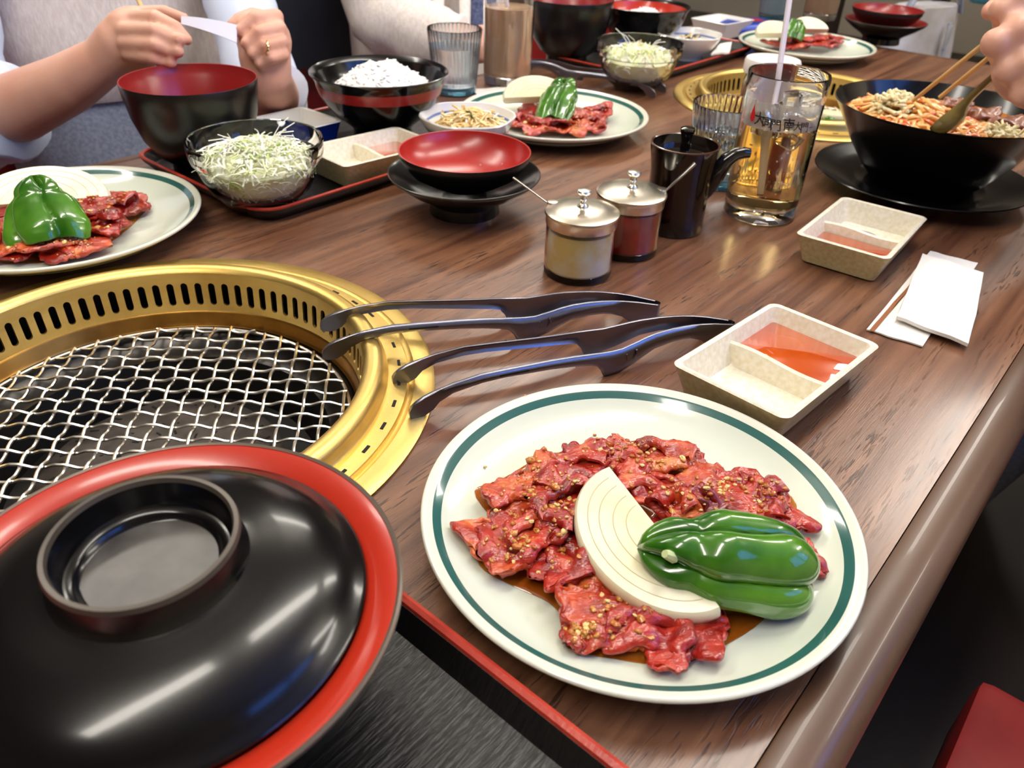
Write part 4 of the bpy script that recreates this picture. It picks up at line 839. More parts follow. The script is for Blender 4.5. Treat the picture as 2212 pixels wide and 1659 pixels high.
for i in range(560):
    a = rnd.uniform(0, 2 * PI); r = .102 * math.sqrt(rnd.random()); px_, py_ = r * math.cos(a), r * math.sin(a)
    hgt = .018 * math.exp(-((px_ + .03) ** 2 + (py_ - .03) ** 2) / .0022) + .012 * math.exp(-((px_ + .02) ** 2 + (py_ + .045) ** 2) / .002) 
    if px_ > .03 and py_ > 0 and rnd.random() < .75: continue
    c = Vector((px_, py_, zb + hgt * rnd.uniform(.4, 1))); d = Vector((rnd.uniform(-1, 1), rnd.uniform(-1, 1), rnd.uniform(-.04, .04))).normalized(); q = d.cross(Vector((0, 0, 1))); L = rnd.uniform(.02, .042); cv = rnd.uniform(-1.8, 1.8); c3 = rnd.uniform(-1.5, 1.5)
    pts = [c + d * L * t + q * (L * cv * t * t + L * c3 * t ** 3) for t in (-.5, -.36, -.2, 0, .2, .36, .5)]
    pts = [Vector((p.x, p.y, p.z)) * 1 for p in pts]
    for p in pts:
        rr = math.hypot(p.x, p.y)
        p.z = max(zb - .004, p.z - .35 * L * (p - c).length / L)
        if rr > .099: p.x *= .099 / rr; p.y *= .099 / rr
    mb.tube(pts, rnd.uniform(.0017, .0026), 6, True, 0 if rnd.random() < .8 else 1)
o = mb.build('noodles', [noodm, mat('noodle_red', (214, 110, 60), .25, coat=.4)], None, W(rc), smooth=60); o['kind'] = 'stuff'; tag(o, 'tangle of orange noodles in the black noodle bowl', 'noodles')
mb = MB()
for i in range(170):
    cx, cy, s = ((-.040, .030, .022), (-.058, .006, .016), (.038, -.058, .018))[i % 3]
    a = rnd.uniform(0, 2 * PI); r = s * math.sqrt(rnd.random()); c = Vector((cx + r * math.cos(a), cy + r * math.sin(a), zb + .004 + (.018 if i % 3 < 2 else .006) * max(0, 1 - (r / s) ** 2))); d = Vector((rnd.uniform(-1, 1), rnd.uniform(-1, 1), rnd.uniform(-.4, .4))).normalized(); q = d.cross(Vector((0, 0, 1))); L = rnd.uniform(.010, .022)
    mb.tube([c + d * L * t + q * (L * .5 * t * t) for t in (-.5, -.2, .2, .5)], rnd.uniform(.0014, .0024), 6, True, 0)
o = mb.build('sliced_leek', mat('leek', (234, 222, 178), .3, sss=.2), None, W(rc), smooth=60); o['kind'] = 'stuff'; tag(o, 'pale shredded leek heaped on the orange noodles', 'leek')
for k, (x, y) in enumerate(((.056, .022), (.070, -.006), (.040, .050))):
    mbm = beef_mesh(900 + k, .045, .03, .004, 0); tag(mbm.build('cooked_beef', mat('cooked_beef', (112, 66, 48), .3, col2=(150, 100, 76), nscale=40, coat=.3), None, W(rc + Vector((x, y, .0785))), .8 * k, smooth=80), 'brown cooked beef slice floating in the noodle bowl', 'meat', 'beef in the noodle bowl')
# spoon and chopsticks held by the diner on the right
sp = thing('soup_spoon', 'olive glazed soup spoon dipping into the noodle bowl', 'spoon', (0, 0, 0))
A_, B_ = dep(2050, 246, .785), dep(2200, 110, .725)
v = B_ - A_; M_ = MB(); side = v.cross(Vector((0, 0, 1))).normalized(); nrm_ = side.cross(v).normalized()
rings = []
for k, (s, wd, dp) in enumerate(((-.24, .003, .0), (-.22, .011, .006), (-.16, .018, .011), (-.06, .0215, .013), (.04, .0200, .0125), (.12, .0150, .010), (.20, .0105, .0065), (.32, .0088, .0048), (.60, .0082, .0042), (1.0, .0080, .0040))):
    c = A_ + v * s; 
    rings.append([c + side * (wd * 1.35 * math.cos(t)) - nrm_ * (dp * 1.2 * math.sin(t)) for t in [PI * q / 12 for q in range(13)]] + [c + side * (wd * 1.2 * math.cos(t)) - nrm_ * (dp * 1.0 * math.sin(t)) for t in [PI * (12 - q) / 12 for q in range(13)]])
M_.loft(rings, True, True).build('spoon_body', spoonm, sp, (0, 0, TZ), smooth=60); sp.location = (0, 0, 0)
sp.location = (rc.x, rc.y, TZ); sp.children[0].location = (-rc.x, -rc.y, 0)
def chop(label, a, b, r0=.0022, r1=.0032, grp='chopsticks over the noodle bowl'):
    a, b = Vector(a), Vector(b)
    return tag(MB().tube([(b - a) * k / 4 for k in range(5)], [r0 + (r1 - r0) * k / 4 for k in range(5)], 8).build('chopstick', bam, None, W(a), smooth=50), label, 'chopstick', grp)
chop('bamboo chopstick held over the noodle bowl by the bare hand', dep(1972, 218, .86), dep(2250, -5, .72))
chop('bamboo chopstick held over the noodle bowl by the bare hand', dep(2030, 210, .86), dep(2290, 0, .73))
# ------------------------------------------------------------------ paper wrappers
def sheet(name, pix, z, th, label, m, cat, crumple=.0, grp=None):
    pts = [at(x, y, z) for x, y in pix]; c = sum(pts, Vector()) / len(pts); n = 8; mb = MB(); a, b, c2, d = [p - c for p in pts[:4]]
    def P(u, v, dz):
        q = (a * (1 - u) + b * u) * (1 - v) + (d * (1 - u) + c2 * u) * v
        return Vector((q.x + .0012 * noise.noise(Vector((u * 4, v * 4, z * 900))) , q.y + .0012 * noise.noise(Vector((u * 4, v * 4, 5 + z * 900))), dz + crumple * (1 + noise.noise(Vector((u * 3.2, v * 3.2, z * 1000))))))
    top = [[P(i / n, j / n, th) for j in range(n + 1)] for i in range(n + 1)]; bot = [[P(i / n, j / n, 0) for j in range(n + 1)] for i in range(n + 1)]
    mb.loft([top[i] + list(reversed(bot[i])) for i in range(n + 1)], True, True)
    return tag(mb.build(name, m, None, W(Vector((c.x, c.y, z))), smooth=30), label, cat, grp)
sleeve_ = sheet('chopstick_sleeve', [(2008, 545), (2112, 572), (1992, 752), (1872, 715)], .0003, .0012, 'folded white chopstick paper sleeve with a brown stripe under the wet wipe', paper, 'paper sleeve', .0006)
stripe_ = sheet('brown_stripe', [(1978, 598), (1986, 601), (1886, 716), (1878, 713)], .0028, .0003, 'thin brown stripe printed along the chopstick sleeve', mat('brown_stripe', (142, 84, 46), .6), 'stripe')
stripe_.location = stripe_.location - sleeve_.location; stripe_.parent = sleeve_; del stripe_['category']
sheet('wet_wipe', [(1990, 556), (2122, 598), (2090, 750), (1934, 692)], .0042, .0030, 'white wet wipe packet lying on the chopstick sleeve', paper, 'wet wipe', .0012)
sheet('paper_napkin', [(1020, 196), (1095, 192), (1120, 212), (1040, 222)], .0006, .002, 'white paper napkin under the rim of the plate by the brown drink', paper, 'napkin', .001)
sheet('paper_napkin', [(1555, 100), (1580, 96), (1575, 118), (1535, 122)], .018, .003, 'small white folded napkin on the far tray by the white bowl', paper, 'napkin', .002)
# ------------------------------------------------------------------ far side of the table
def onray(px, py, z): p = at(px, py, z); p.z = 0; return p
fs = onray(1232, 4, .1); fs.z = .004
soup_bowl(fs, 'deep black soup bowl with red inside on the far tray', 1.06)
fr = onray(1392, 12, .082); fr.z = .004
rice_bowl2(fr, 'black red lined rice bowl behind the far salad bowl', redrim, 1.0, False)
tag(rice_mound(fr + Vector((0, 0, .046)), .060, .060, .022, 5, 300), 'white cooked rice in the far red lined bowl', 'rice')
fsal = onray(1382, 97, .068); fsal.z = .004
glass_bowl(fsal, 'clear glass salad bowl beside the far tongs', 1.03)
shreds(fsal, .060, .05, 420, 12, [0, 0, 0, 3, 1, 2, 2], zf, 10, 'shredded cabbage with dressing in the glass bowl beside the far tongs')
fw_ = onray(1490, 72, .047); fw_.z = .004
sprout_bowl(fw_, 'white round bowl of sprouts on the far tray beside the salad', 1.02)
sprouts(fw_ + Vector((0, 0, .022)), .034, 70, 14, 'bean sprouts with dark leaf in the white bowl on the far tray', [0, 0, 2, 1, 2])
fd = onray(1545, 52, .03); fd.z = .004
rect_dish('pickle_dish', 'white rectangular dish beyond the bowls on the far tray', fd + DV * .03, .055, .045, .034, DANG - .1, whitec, whitec, wave=.001)
fl = at(1900, 92, 0)
stacked_lids(fl, 1.05, 'red lined upturned lid used as a saucer beyond the far meat plate', 'shallow red lined upturned lid on top of another beyond the far meat plate', redin, redin)
fg = at(1668, 40, 0); TF = tumbler('water_glass', fg, 'fluted water glass with blue base behind the far meat plate', .0325, .0415, .094, .012, glassw, 40, 'fluted water glasses')
liquid(TF, .0325, .0415, .094, .012, .068, mat('cloudy_water', (214, 228, 238), .2, trans=.7, ior=1.33), 'water'); MB().lathe([(0, .0008), (.028, .0008), (.0312, .003), (.0316, .0070), (.029, .0085), (0, .0085)], 48).build('blue_base', MATS['blue_glass_base'], TF)
fb = at(1768, 42, 0); TB = tumbler('drinking_glass', fb, 'tall glass of brown drink behind the far meat plate', .0378, .0405, .147, .016); liquid(TB, .0378, .0405, .147, .016, .115, amber2)
cj = Vector((.330, 1.112, 0)); cn = thing('condiment_jar', 'white capped jar of red paste standing behind the printed glass', 'jar', cj)
MB().lathe([(0, 0), (.031, 0), (.0335, .003), (.034, .010), (.034, .070), (.031, .078), (.030, .082), (.0285, .082), (.0295, .077), (.0325, .069), (.0325, .006), (0, .004)], 64).build('glass_body', glass, cn)
MB().lathe([(0, .0045), (.0318, .0065), (.0320, .066), (0, .067)], 48).build('paste', mat('red_paste', (150, 34, 30), .3), cn)
MB().lathe([(.0335, .080), (.0365, .081), (.0370, .084), (.0368, .095), (.0350, .0985), (0, .0990)], 64).build('cap', mat('white_cap', (230, 222, 216), .35), cn)
onion(at(1800, 252, -.030), (0, 0, 2.9), .038, .010, 'white onion piece lying on the net of the far grill')
pgp = place_pepper((1775, 262), (1800, 268), -.028, -.028, .022, .010, 'small green pepper piece on the net of the far grill', 30, stem=False)
# ------------------------------------------------------------------ benches and things around the table
def bench(name, d0, d1, y0, y1, zt, label, back=None):
    t = thing(name, label, 'bench', tb((d0 + d1) / 2, (y0 + y1) / 2, -TZ), DANG)
    MB().box((0, 0, zt + TZ - .05), (d1 - d0, y1 - y0, .10)).build('seat_cushion', redseat, t, bevel=.02)
    MB().box((0, 0, (zt + TZ - .10) / 2), (d1 - d0 - .04, y1 - y0 - .06, zt + TZ - .10)).build('plinth', darkw, t, smooth=0)
    if back: MB().box((0, back[0], (back[1] + zt) / 2 + TZ), (d1 - d0, .10, back[1] - zt)).build('backrest', redseat, t, bevel=.02)
    return t
bench('bench_seat', -.9, 2.3, .99, 1.42, -.27, 'red vinyl bench with low red backrest behind the knit vest diner', (.265, -.045))
st = thing('bench_seat', 'red vinyl seat in shadow under the table edge beside the front plate', 'bench', tb(.398, -.262, -TZ), DANG)
MB().box((0, 0, .395), (.44, .42, .09)).build('seat_cushion', redseat, st, bevel=.012)
for sx in (-1, 1):
    for sy in (-1, 1): MB().box((sx * .17, sy * .17, .175), (.04, .04, .35)).build('leg', darkw, st, smooth=0)
# black coat heaped on the bench between the two diners
mb = MB(); G = 26; rings = []
for i in range(15):
    q = i / 14; ring = []
    for k in range(G):
        a = 2 * PI * k / G; rx_, ry_ = .24 * (1 - .55 * q ** 2), .13 * (1 - .5 * q ** 2); n_ = 1 + .16 * noise.noise(Vector((math.cos(a) * 2, math.sin(a) * 2, q * 4)))
        ring.append(Vector((rx_ * 1.3 * n_ * math.cos(a), ry_ * n_ * math.sin(a), .40 * q)))
    rings.append(ring)
mb.loft(rings, True, True); coatp = tb(1.02, 1.50, -.055)
tag(mb.build('dark_coat', navy, None, W(coatp), DANG, smooth=80), 'black coat heaped over the red bench backrest between the two diners', 'coat')
# pale bag hanging beyond the end of the table
bgp = at(1985, 70, -.12); bg = thing('shoulder_bag', 'pale grey cloth bag with curved strap and zip pull beyond the table end', 'bag', Vector((bgp.x, bgp.y, -TZ)), .5)
rings = []
for i in range(17):
    q = i / 16; ring = []
    for k in range(28):
        a = 2 * PI * k / 28; ww = .17 * (1 - .25 * q ** 3) * (1 + .10 * noise.noise(Vector((math.cos(a) * 3, math.sin(a) * 3, q * 3)))); ring.append(Vector((ww * math.cos(a), .09 * (1 - .35 * q) * math.sin(a), .28 + .40 * q)))
    rings.append(ring)
MB().loft(rings, True, True).build('bag_body', bagm, bg, smooth=80)
MB().tube([(-.13, -.03, .66), (-.11, -.04, .73), (-.03, -.05, .765), (.06, -.05, .74), (.11, -.04, .66)], .012, 10, flat=.5).build('strap', mat('grey_strap', (150, 154, 170), .6), bg)
MB().box((.02, -.088, .60), (.018, .006, .07)).build('zip_pull', mat('zip_silver', (206, 210, 220), .3, .6), bg, bevel=.002)
MB().tube([(.02, -.082, .64), (.03, -.090, .50), (.02, -.098, .38)], .006, 8).build('seam', mat('grey_strap', (150, 154, 170), .6), bg)
stool = thing('stool', 'dark wooden stool carrying the pale grey bag beyond the table end', 'stool', Vector((bgp.x, bgp.y, -TZ)), .5)
MB().box((0, 0, .255), (.40, .34, .05)).build('seat', darkw, stool, bevel=.008)
for sx in (-1, 1):
    for sy in (-1, 1): MB().box((sx * .16, sy * .13, .115), (.04, .04, .23)).build('leg', darkw, stool, smooth=0)

# neighbouring table beyond the end of this one
nt_ = thing('restaurant_table', 'neighbouring dark wood table beyond the pale grey bag', 'table', tb(4.05, .60, -TZ), DANG)
MB().box((0, 0, TZ - .02), (1.7, 1.5, .04)).build('table_top', wood, nt_, smooth=0, bevel=.006)
for sx in (-1, 1):
    for sy in (-1, 1): MB().box((sx * .75, sy * .62, (TZ - .04) / 2), (.07, .07, TZ - .04)).build('leg', darkw, nt_, smooth=0)
TN = tumbler('water_glass', at(2118, 6, 0), 'fluted water glass with blue base on the neighbouring table', .0325, .0415, .094, .012, glassw, 40, 'fluted water glasses')
MB().lathe([(0, .0008), (.028, .0008), (.0312, .003), (.0316, .0120), (.029, .0135), (0, .0135)], 48).build('blue_base', MATS['blue_glass_base'], TN)
bk = thing('snack_packet', 'blue printed packet lying on the far edge of the table', 'packet', tb(1.72, .80, 0), .4)
MB().loft([rrect(.05, .035, .01, 0), rrect(.06, .042, .012, .012), rrect(.058, .04, .012, .022), rrect(.045, .03, .01, .03)], True, True).build('packet_body', mat('blue_foil', (36, 60, 150), .3, .3), bk)
MB().box((0, 0, .0302), (.05, .03, .0012)).build('printed_panel', mat('red_print', (150, 30, 40), .4), bk, smooth=0)
# ------------------------------------------------------------------ people
def fuse(mb, name, m, loc, voxel=.0032, smooth=6, parent=None):
    o = mb.build(name, m, None, loc)
    r = o.modifiers.new('r', 'REMESH'); r.mode = 'VOXEL'; r.voxel_size = voxel
    s = o.modifiers.new('s', 'SMOOTH'); s.factor = .5; s.iterations = smooth
    bpy.context.view_layer.update()
    me = bpy.data.meshes.new_from_object(o.evaluated_get(bpy.context.evaluated_depsgraph_get()))
    o.modifiers.clear(); old = o.data; o.data = me; bpy.data.meshes.remove(old); me.name = name
    if not me.materials: me.materials.append(m)
    me.shade_smooth()
    if parent: o.parent = parent
    return o
def limb(mb, pts, rad, seg=26):
    mb.tube(pts, rad, seg)
    for p, r in zip(pts, rad): mb.ball(p, r * .995, 26, 14)
def finger(mb, px, r):      # px: list of (x, y, depth)
    pts = [dep(*q) for q in px]; rr = [r * (1.0 - .10 * i) for i in range(len(pts))]; limb(mb, pts, rr, 12)
# ---- diner in the cream knit vest
mb = MB()
# trunk, neck and head
T0 = dep(238, 60, 1.27)
cen = Vector((T0.x, T0.y, 0)); fx = -NV       # the diner faces across the table
Mt = Matrix.Rotation(DANG, 3, 'Z')
SR, SL = cen - DV * .165 + Vector((0, 0, .27)), cen + DV * .165 + Vector((0, 0, .27))
# right arm (on the left of the picture): upper arm, forearm, hand
limb(mb, [SR, SR.lerp(dep(-95, 268, 1.02), .5) - DV * .03, dep(-95, 268, 1.02)], [.058, .048, .043])
limb(mb, [dep(-95, 268, 1.02), dep(40, 232, .985), dep(150, 180, .955), dep(228, 130, .935)], [.043, .041, .034, .027])
limb(mb, [dep(228, 130, .935), dep(262, 96, .925), dep(292, 70, .922)], [.027, .030, .029])
mb.ball(dep(285, 88, .922), (.034, .026, .036), 16, 10)
finger(mb, [(278, 40, .905), (335, 36, .890), (380, 58, .888), (404, 86, .893)], .0090)
finger(mb, [(268, 66, .898), (335, 66, .880), (388, 86, .882), (368, 104, .905)], .0092)
finger(mb, [(270, 94, .900), (335, 98, .880), (384, 112, .885), (355, 122, .908)], .0088)
finger(mb, [(278, 118, .905), (330, 126, .887), (370, 136, .892), (345, 138, .910)], .0080)
finger(mb, [(268, 56, .915), (310, 26, .912), (355, 24, .912), (398, 40, .915)], .0088)
# left arm
limb(mb, [SL, SL.lerp(dep(582, 230, 1.10), .5) + DV * .02, dep(582, 230, 1.10)], [.054, .040, .036])
limb(mb, [dep(582, 230, 1.10), dep(588, 205, 1.02), dep(578, 165, .965)], [.041, .034, .028])
limb(mb, [dep(578, 165, .965), dep(572, 122, .955), dep(568, 84, .950)], [.029, .031, .029])
mb.ball(dep(570, 88, .950), (.034, .026, .034), 16, 10)
finger(mb, [(596, 36, .940), (550, 38, .922), (518, 66, .920), (530, 92, .935)], .0094)
finger(mb, [(604, 62, .936), (560, 70, .917), (532, 94, .918), (548, 108, .935)], .0092)
finger(mb, [(608, 90, .936), (572, 98, .918), (545, 116, .920), (560, 124, .938)], .0086)
finger(mb, [(612, 118, .940), (585, 126, .924), (560, 138, .926), (575, 142, .942)], .0078)
finger(mb, [(585, 40, .955), (545, 30, .950), (515, 40, .945), (500, 54, .942)], .0088)
for z, rx, ry in ((-.24, .17, .115), (-.12, .165, .11), (.0, .165, .11), (.12, .175, .11), (.24, .18, .105), (.32, .165, .09)): mb.ball(cen + Vector((0, 0, z)), (rx, ry, .09), 20, 10, Mt)
limb(mb, [cen + Vector((0, 0, .34)), cen + Vector((0, 0, .46))], [.055, .052]); hd = cen + NV * .02 + Vector((0, 0, .56))
mb.ball(hd, (.075, .092, .115), 20, 14, Matrix.Rotation(DANG, 3, 'Z')); mb.ball(hd + NV * .092 + Vector((0, 0, -.01)), (.012, .02, .022), 10, 8, Mt)
for s in (-1, 1): mb.ball(hd + DV * .075 * s, (.012, .02, .03), 8, 8, Mt)
for s in (-1, 1): limb(mb, [cen + DV * .09 * s + Vector((0, 0, -.24)), cen + NV * .36 + DV * .11 * s + Vector((0, 0, -.22)), cen + NV * .37 + DV * .11 * s + Vector((0, 0, -.66))], [.075, .058, .042])
per1 = fuse(mb, 'person', skin, W((0, 0, 0)), .0026, 4)
tag(per1, 'diner in a cream knit vest tearing a paper wrapper over a soup bowl', 'person')
def garment(name, secs, m, par, seg=44, ripple=.0, frame=Mt, c0=cen):
    mb = MB(); rings = []
    for (ox, oy, z, rx, ry) in secs:
        ring = []
        for k in range(seg):
            a = 2 * PI * k / seg; q = 1 + ripple * noise.noise(Vector((math.cos(a) * 3, math.sin(a) * 3, z * 9)))
            ring.append(c0 + frame @ Vector((ox + rx * q * math.cos(a), oy + ry * q * math.sin(a), 0)) + Vector((0, 0, z)))
        rings.append(ring)
    mb.loft(rings, True, True); return mb.build(name, m, par, (0, 0, 0), smooth=80)
garment('knit_vest', [(0, -.004, -.025, .192, .134), (0, -.005, -.02, .206, .148), (0, -.005, .05, .205, .143), (0, -.004, .12, .203, .140), (0, 0, .2, .205, .135), (0, .0, .3, .195, .12), (0, 0, .37, .13, .095), (0, 0, .39, .08, .075)], knit, per1, ripple=.05)
garment('trousers', [(0, -.02, -.335, .20, .19), (0, -.06, -.31, .205, .24), (0, -.07, -.25, .20, .24), (0, -.03, -.19, .20, .18), (0, -.005, -.12, .198, .146), (0, -.005, -.03, .198, .140), (0, -.005, .0, .19, .132)], denim, per1, ripple=.08)
for s in (-1, 1):
    mb2 = MB(); pts = [cen + DV * .10 * s + NV * .10 + Vector((0, 0, -.24)), cen + NV * .37 + DV * .115 * s + Vector((0, 0, -.215)), cen + NV * .39 + DV * .115 * s + Vector((0, 0, -.40)), cen + NV * .38 + DV * .115 * s + Vector((0, 0, -.62))]
    mb2.tube(pts, [.09, .078, .065, .06], 20); mb2.build('trouser_leg', denim, per1, smooth=80)
def sleeve(name, pts, rad, m, par, rip=.08, seg=30, sub=6):
    P = []; R = []
    for i in range(len(pts) - 1):
        for t in range(sub):
            P.append(pts[i].lerp(pts[i + 1], t / sub)); R.append(rad[i] + (rad[i + 1] - rad[i]) * t / sub)
    P.append(pts[-1]); R.append(rad[-1]); mb = MB()
    mb.tube(P, [r * (1 + rip * math.sin(i * 1.9) * .5) for i, r in enumerate(R)], seg)
    for v in mb.v:
        n_ = noise.noise(v * 28) * rip * .18; v += Vector((n_, n_, n_)) * .35
    return mb.build(name, m, par, (0, 0, 0), smooth=80)
sleeve('shirt_sleeve', [SR, SR.lerp(dep(-95, 268, 1.02), .5) - DV * .03, dep(-85, 258, 1.025), dep(0, 246, .992)], [.085, .074, .066, .060], shirt, per1)
sleeve('rolled_cuff', [dep(-30, 248, 1.0), dep(22, 236, .985)], [.063, .062], shirt, per1, .10)
sleeve('shirt_sleeve', [SL, SL.lerp(dep(582, 230, 1.10), .5) + DV * .02, dep(585, 225, 1.10), dep(588, 195, 1.03)], [.075, .050, .048, .045], shirt, per1)
MB().tube([dep(574 + 5 * math.cos(2 * PI * k / 24), 101 + 14 * math.sin(2 * PI * k / 24), .918 - .009 * math.cos(2 * PI * k / 24)) for k in range(25)], .0013, 8, False).build('finger_ring', ringm, per1)
MB().loft([[hd + Vector((0, 0, .02)) + Mt @ Vector((q * .086 * math.cos(a), .012 + q * .105 * math.sin(a), z)) for a in [2 * PI * k / 28 for k in range(28)]] for q, z in ((.98, -.06), (1.03, 0), (.98, .05), (.75, .095), (.3, .115), (.02, .12))], True, True).build('hair', mat('dark_hair', (24, 18, 16), .5), per1)
# white paper wrapper and chopsticks in the hands
wa, wb2, wc = dep(392, 44, .905), dep(450, 52, .900), dep(512, 74, .915)
mb = MB(); n_ = Vector((0, 0, 1)); rings = []
for k in range(9):
    t = k / 8; c = wa.lerp(wb2, t) * (1 - t) + wb2.lerp(wc, t) * t; hw = .0045 + .006 * t; rings.append([c + up * hw - wa, c + up * hw - fw * .0012 - wa, c - up * hw - fw * .0012 - wa, c - up * hw - wa])
mb.loft(rings, True, True); tag(mb.build('paper_wrapper', mat('wrapper_paper', (222, 224, 240), .6), None, W(wa), smooth=30), 'white paper wrapper stretched between the hands of the knit vest diner', 'wrapper')
chop('bamboo chopstick sticking up from the hand of the knit vest diner', dep(318, 40, .915), dep(270, -60, .99), .0028, .0034, 'chopsticks of the knit vest diner')
# ---- diner in the cream cardigan
mb = MB(); c2 = Vector(dep(905, -40, 1.62)); cen2 = Vector((c2.x, c2.y, 0)) - NV * .02 + DV * .05
for z, rx, ry in ((-.24, .17, .115), (-.12, .165, .11), (.0, .165, .11), (.12, .175, .11), (.24, .18, .105), (.32, .165, .09)): mb.ball(cen2 + Vector((0, 0, z)), (rx, ry, .09), 20, 10, Mt)
limb(mb, [cen2 + Vector((0, 0, .34)), cen2 + Vector((0, 0, .46))], [.055, .052]); hd2 = cen2 + NV * .02 + Vector((0, 0, .56)); mb.ball(hd2, (.075, .092, .115), 20, 14, Mt); mb.ball(hd2 + NV * .092, (.012, .02, .022), 10, 8, Mt)
sh1, el1, wr1 = cen2 - DV * .165 + Vector((0, 0, .27)), dep(828, 62, 1.50), dep(960, 92, 1.44)
limb(mb, [sh1, el1], [.05, .045]); limb(mb, [el1, wr1, dep(1018, 96, 1.42)], [.045, .032, .027])
mb.ball(dep(1036, 100, 1.41), (.036, .034, .026), 14, 10)
for i, (dx, dy) in enumerate(((0, -34), (10, -14), (12, 6), (6, 26))): finger(mb, [(1034, 100 + dy, 1.405), (1052 + dx, 98 + dy, 1.39), (1064 + dx, 106 + dy, 1.395)], .010)
finger(mb, [(1020, 84, 1.40), (1040, 66, 1.39), (1056, 62, 1.39)], .011)
for s in (-1, 1): limb(mb, [cen2 + DV * .09 * s + Vector((0, 0, -.24)), cen2 + NV * .36 + DV * .11 * s + Vector((0, 0, -.22)), cen2 + NV * .37 + DV * .11 * s + Vector((0, 0, -.66))], [.075, .058, .042])
per2 = fuse(mb, 'person', skin, W((0, 0, 0)), .0045, 5)
tag(per2, 'diner in a cream ribbed cardigan with an arm resting behind the rice bowl', 'person')
garment('cardigan', [(0, 0, -.30, .20, .145), (0, -.005, -.1, .20, .14), (0, -.005, .05, .20, .138), (0, 0, .2, .205, .135), (0, .0, .3, .195, .12), (0, 0, .38, .11, .09)], knit, per2, ripple=.05, c0=cen2)
garment('trousers', [(0, -.02, -.335, .20, .19), (0, -.06, -.31, .205, .24), (0, -.07, -.25, .20, .24), (0, -.03, -.19, .19, .18), (0, .0, -.17, .17, .13)], navy, per2, ripple=.08, c0=cen2)
for s in (-1, 1):
    mb2 = MB(); mb2.tube([cen2 + DV * .10 * s + NV * .10 + Vector((0, 0, -.24)), cen2 + NV * .37 + DV * .115 * s + Vector((0, 0, -.215)), cen2 + NV * .39 + DV * .115 * s + Vector((0, 0, -.40)), cen2 + NV * .38 + DV * .115 * s + Vector((0, 0, -.62))], [.09, .078, .065, .06], 20); mb2.build('trouser_leg', navy, per2, smooth=80)
sleeve('cardigan_sleeve', [sh1, el1 + Vector((0, 0, .02)), wr1, dep(1000, 96, 1.43)], [.085, .068, .056, .044], knit, per2, .10)
# ribbed front band, navy top
for k in range(2):
    p0, p1 = dep(948 + 56 * k, -160, 1.49), dep(946 + 60 * k, 130, 1.475)
    MB().tube([p0, p1], .011, 8, flat=.5).build('ribbed_band', knit, per2)
MB().tube([dep(1042, -160, 1.50), dep(1040, 70, 1.48)], .022, 12, flat=.6).build('navy_top', mat('navy_print', (44, 52, 84), .8, col2=(80, 90, 124), nscale=160), per2)
MB().loft([[hd2 + Vector((0, 0, .02)) + Mt @ Vector((q * .086 * math.cos(a), .012 + q * .105 * math.sin(a), z)) for a in [2 * PI * k / 28 for k in range(28)]] for q, z in ((.98, -.06), (1.03, 0), (.98, .05), (.75, .095), (.3, .115), (.02, .12))], True, True).build('hair', MATS['dark_hair'], per2)
# ---- diner on the right: only the hand reaches into the picture
mb = MB()
cen3 = tb(1.42, -.40, 0); el3 = dep(2640, 330, .78); S3_ = cen3 - DV * .165 + Vector((0, 0, .27))
for z, rx, ry in ((-.24, .17, .115), (-.12, .165, .11), (.0, .165, .11), (.12, .175, .11), (.24, .18, .105), (.32, .165, .09)): mb.ball(cen3 + Vector((0, 0, z)), (rx, ry, .09), 20, 10, Mt)
limb(mb, [cen3 + Vector((0, 0, .34)), cen3 + Vector((0, 0, .46))], [.055, .052]); hd3 = cen3 - NV * .02 + Vector((0, 0, .56)); mb.ball(hd3, (.075, .092, .115), 20, 14, Mt); mb.ball(hd3 - NV * .092, (.012, .02, .022), 10, 8, Mt)
for s_ in (-1, 1): limb(mb, [cen3 + DV * .09 * s_ + Vector((0, 0, -.22)), cen3 - NV * .34 + DV * .11 * s_ + Vector((0, 0, -.20)), cen3 - NV * .50 + DV * .14 * s_ + Vector((0, 0, -.66))], [.075, .058, .042])
limb(mb, [S3_, S3_.lerp(el3, .5), el3], [.058, .046, .041])
limb(mb, [el3, dep(2400, 265, .71), dep(2290, 190, .70)], [.041, .034, .029])
limb(mb, [dep(2290, 190, .70), dep(2250, 130, .705), dep(2230, 70, .71)], [.029, .034, .033])
mb.ball(dep(2235, 110, .71), (.034, .030, .046), 16, 10)
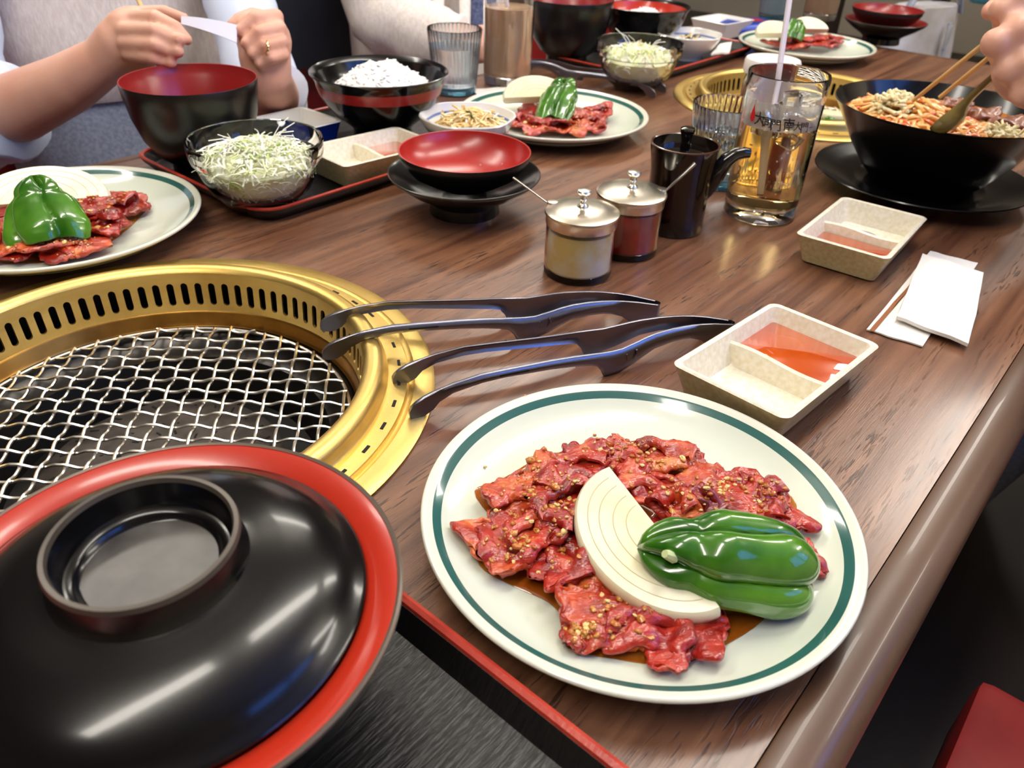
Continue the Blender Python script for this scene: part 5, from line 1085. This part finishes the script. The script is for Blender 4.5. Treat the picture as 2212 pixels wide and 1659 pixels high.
finger(mb, [(2262, -20, .700), (2200, -8, .690), (2165, 22, .695), (2172, 52, .715)], .0150)
finger(mb, [(2262, 62, .695), (2200, 66, .685), (2150, 92, .690), (2160, 112, .715)], .0160)
finger(mb, [(2268, 120, .695), (2215, 132, .688), (2176, 150, .695), (2185, 166, .715)], .0150)
finger(mb, [(2275, 170, .698), (2235, 186, .692), (2206, 202, .700), (2212, 212, .715)], .0135)
finger(mb, [(2250, 20, .735), (2200, 0, .745), (2160, 8, .740), (2140, 24, .735)], .0125)
per3 = fuse(mb, 'person', skin, W((0, 0, 0)), .0034, 4)
tag(per3, 'diner whose bare hand holds chopsticks and spoon over the noodle bowl', 'person')
sleeve('sleeve', [S3_, S3_.lerp(el3, .5), el3, dep(2440, 275, .718)], [.085, .068, .060, .050], navy, per3)
garment('jumper', [(0, 0, -.30, .20, .145), (0, .005, -.1, .20, .14), (0, .005, .05, .20, .138), (0, 0, .2, .205, .135), (0, .0, .3, .195, .12), (0, 0, .38, .11, .09)], navy, per3, ripple=.05, c0=cen3)
for s_ in (-1, 1): MB().tube([cen3 + DV * .09 * s_ + Vector((0, 0, -.20)), cen3 - NV * .34 + DV * .11 * s_ + Vector((0, 0, -.195)), cen3 - NV * .43 + DV * .12 * s_ + Vector((0, 0, -.42)), cen3 - NV * .495 + DV * .14 * s_ + Vector((0, 0, -.64))], [.095, .078, .065, .06], 20).build('trouser_leg', denim, per3, smooth=80)
MB().loft([[hd3 + Vector((0, 0, .02)) + Mt @ Vector((q * .086 * math.cos(a), -.012 + q * .105 * math.sin(a), z)) for a in [2 * PI * k / 28 for k in range(28)]] for q, z in ((.98, -.06), (1.03, 0), (.98, .05), (.75, .095), (.3, .115), (.02, .12))], True, True).build('hair', MATS['dark_hair'], per3)
b3 = thing('bench_seat', 'red vinyl seat under the diner in the dark jumper', 'bench', tb(1.42, -.33, -TZ), DANG)
MB().box((0, 0, .37), (.60, .46, .10)).build('seat_cushion', redseat, b3, bevel=.012); MB().box((0, 0, .16), (.50, .36, .32)).build('plinth', darkw, b3, smooth=0)
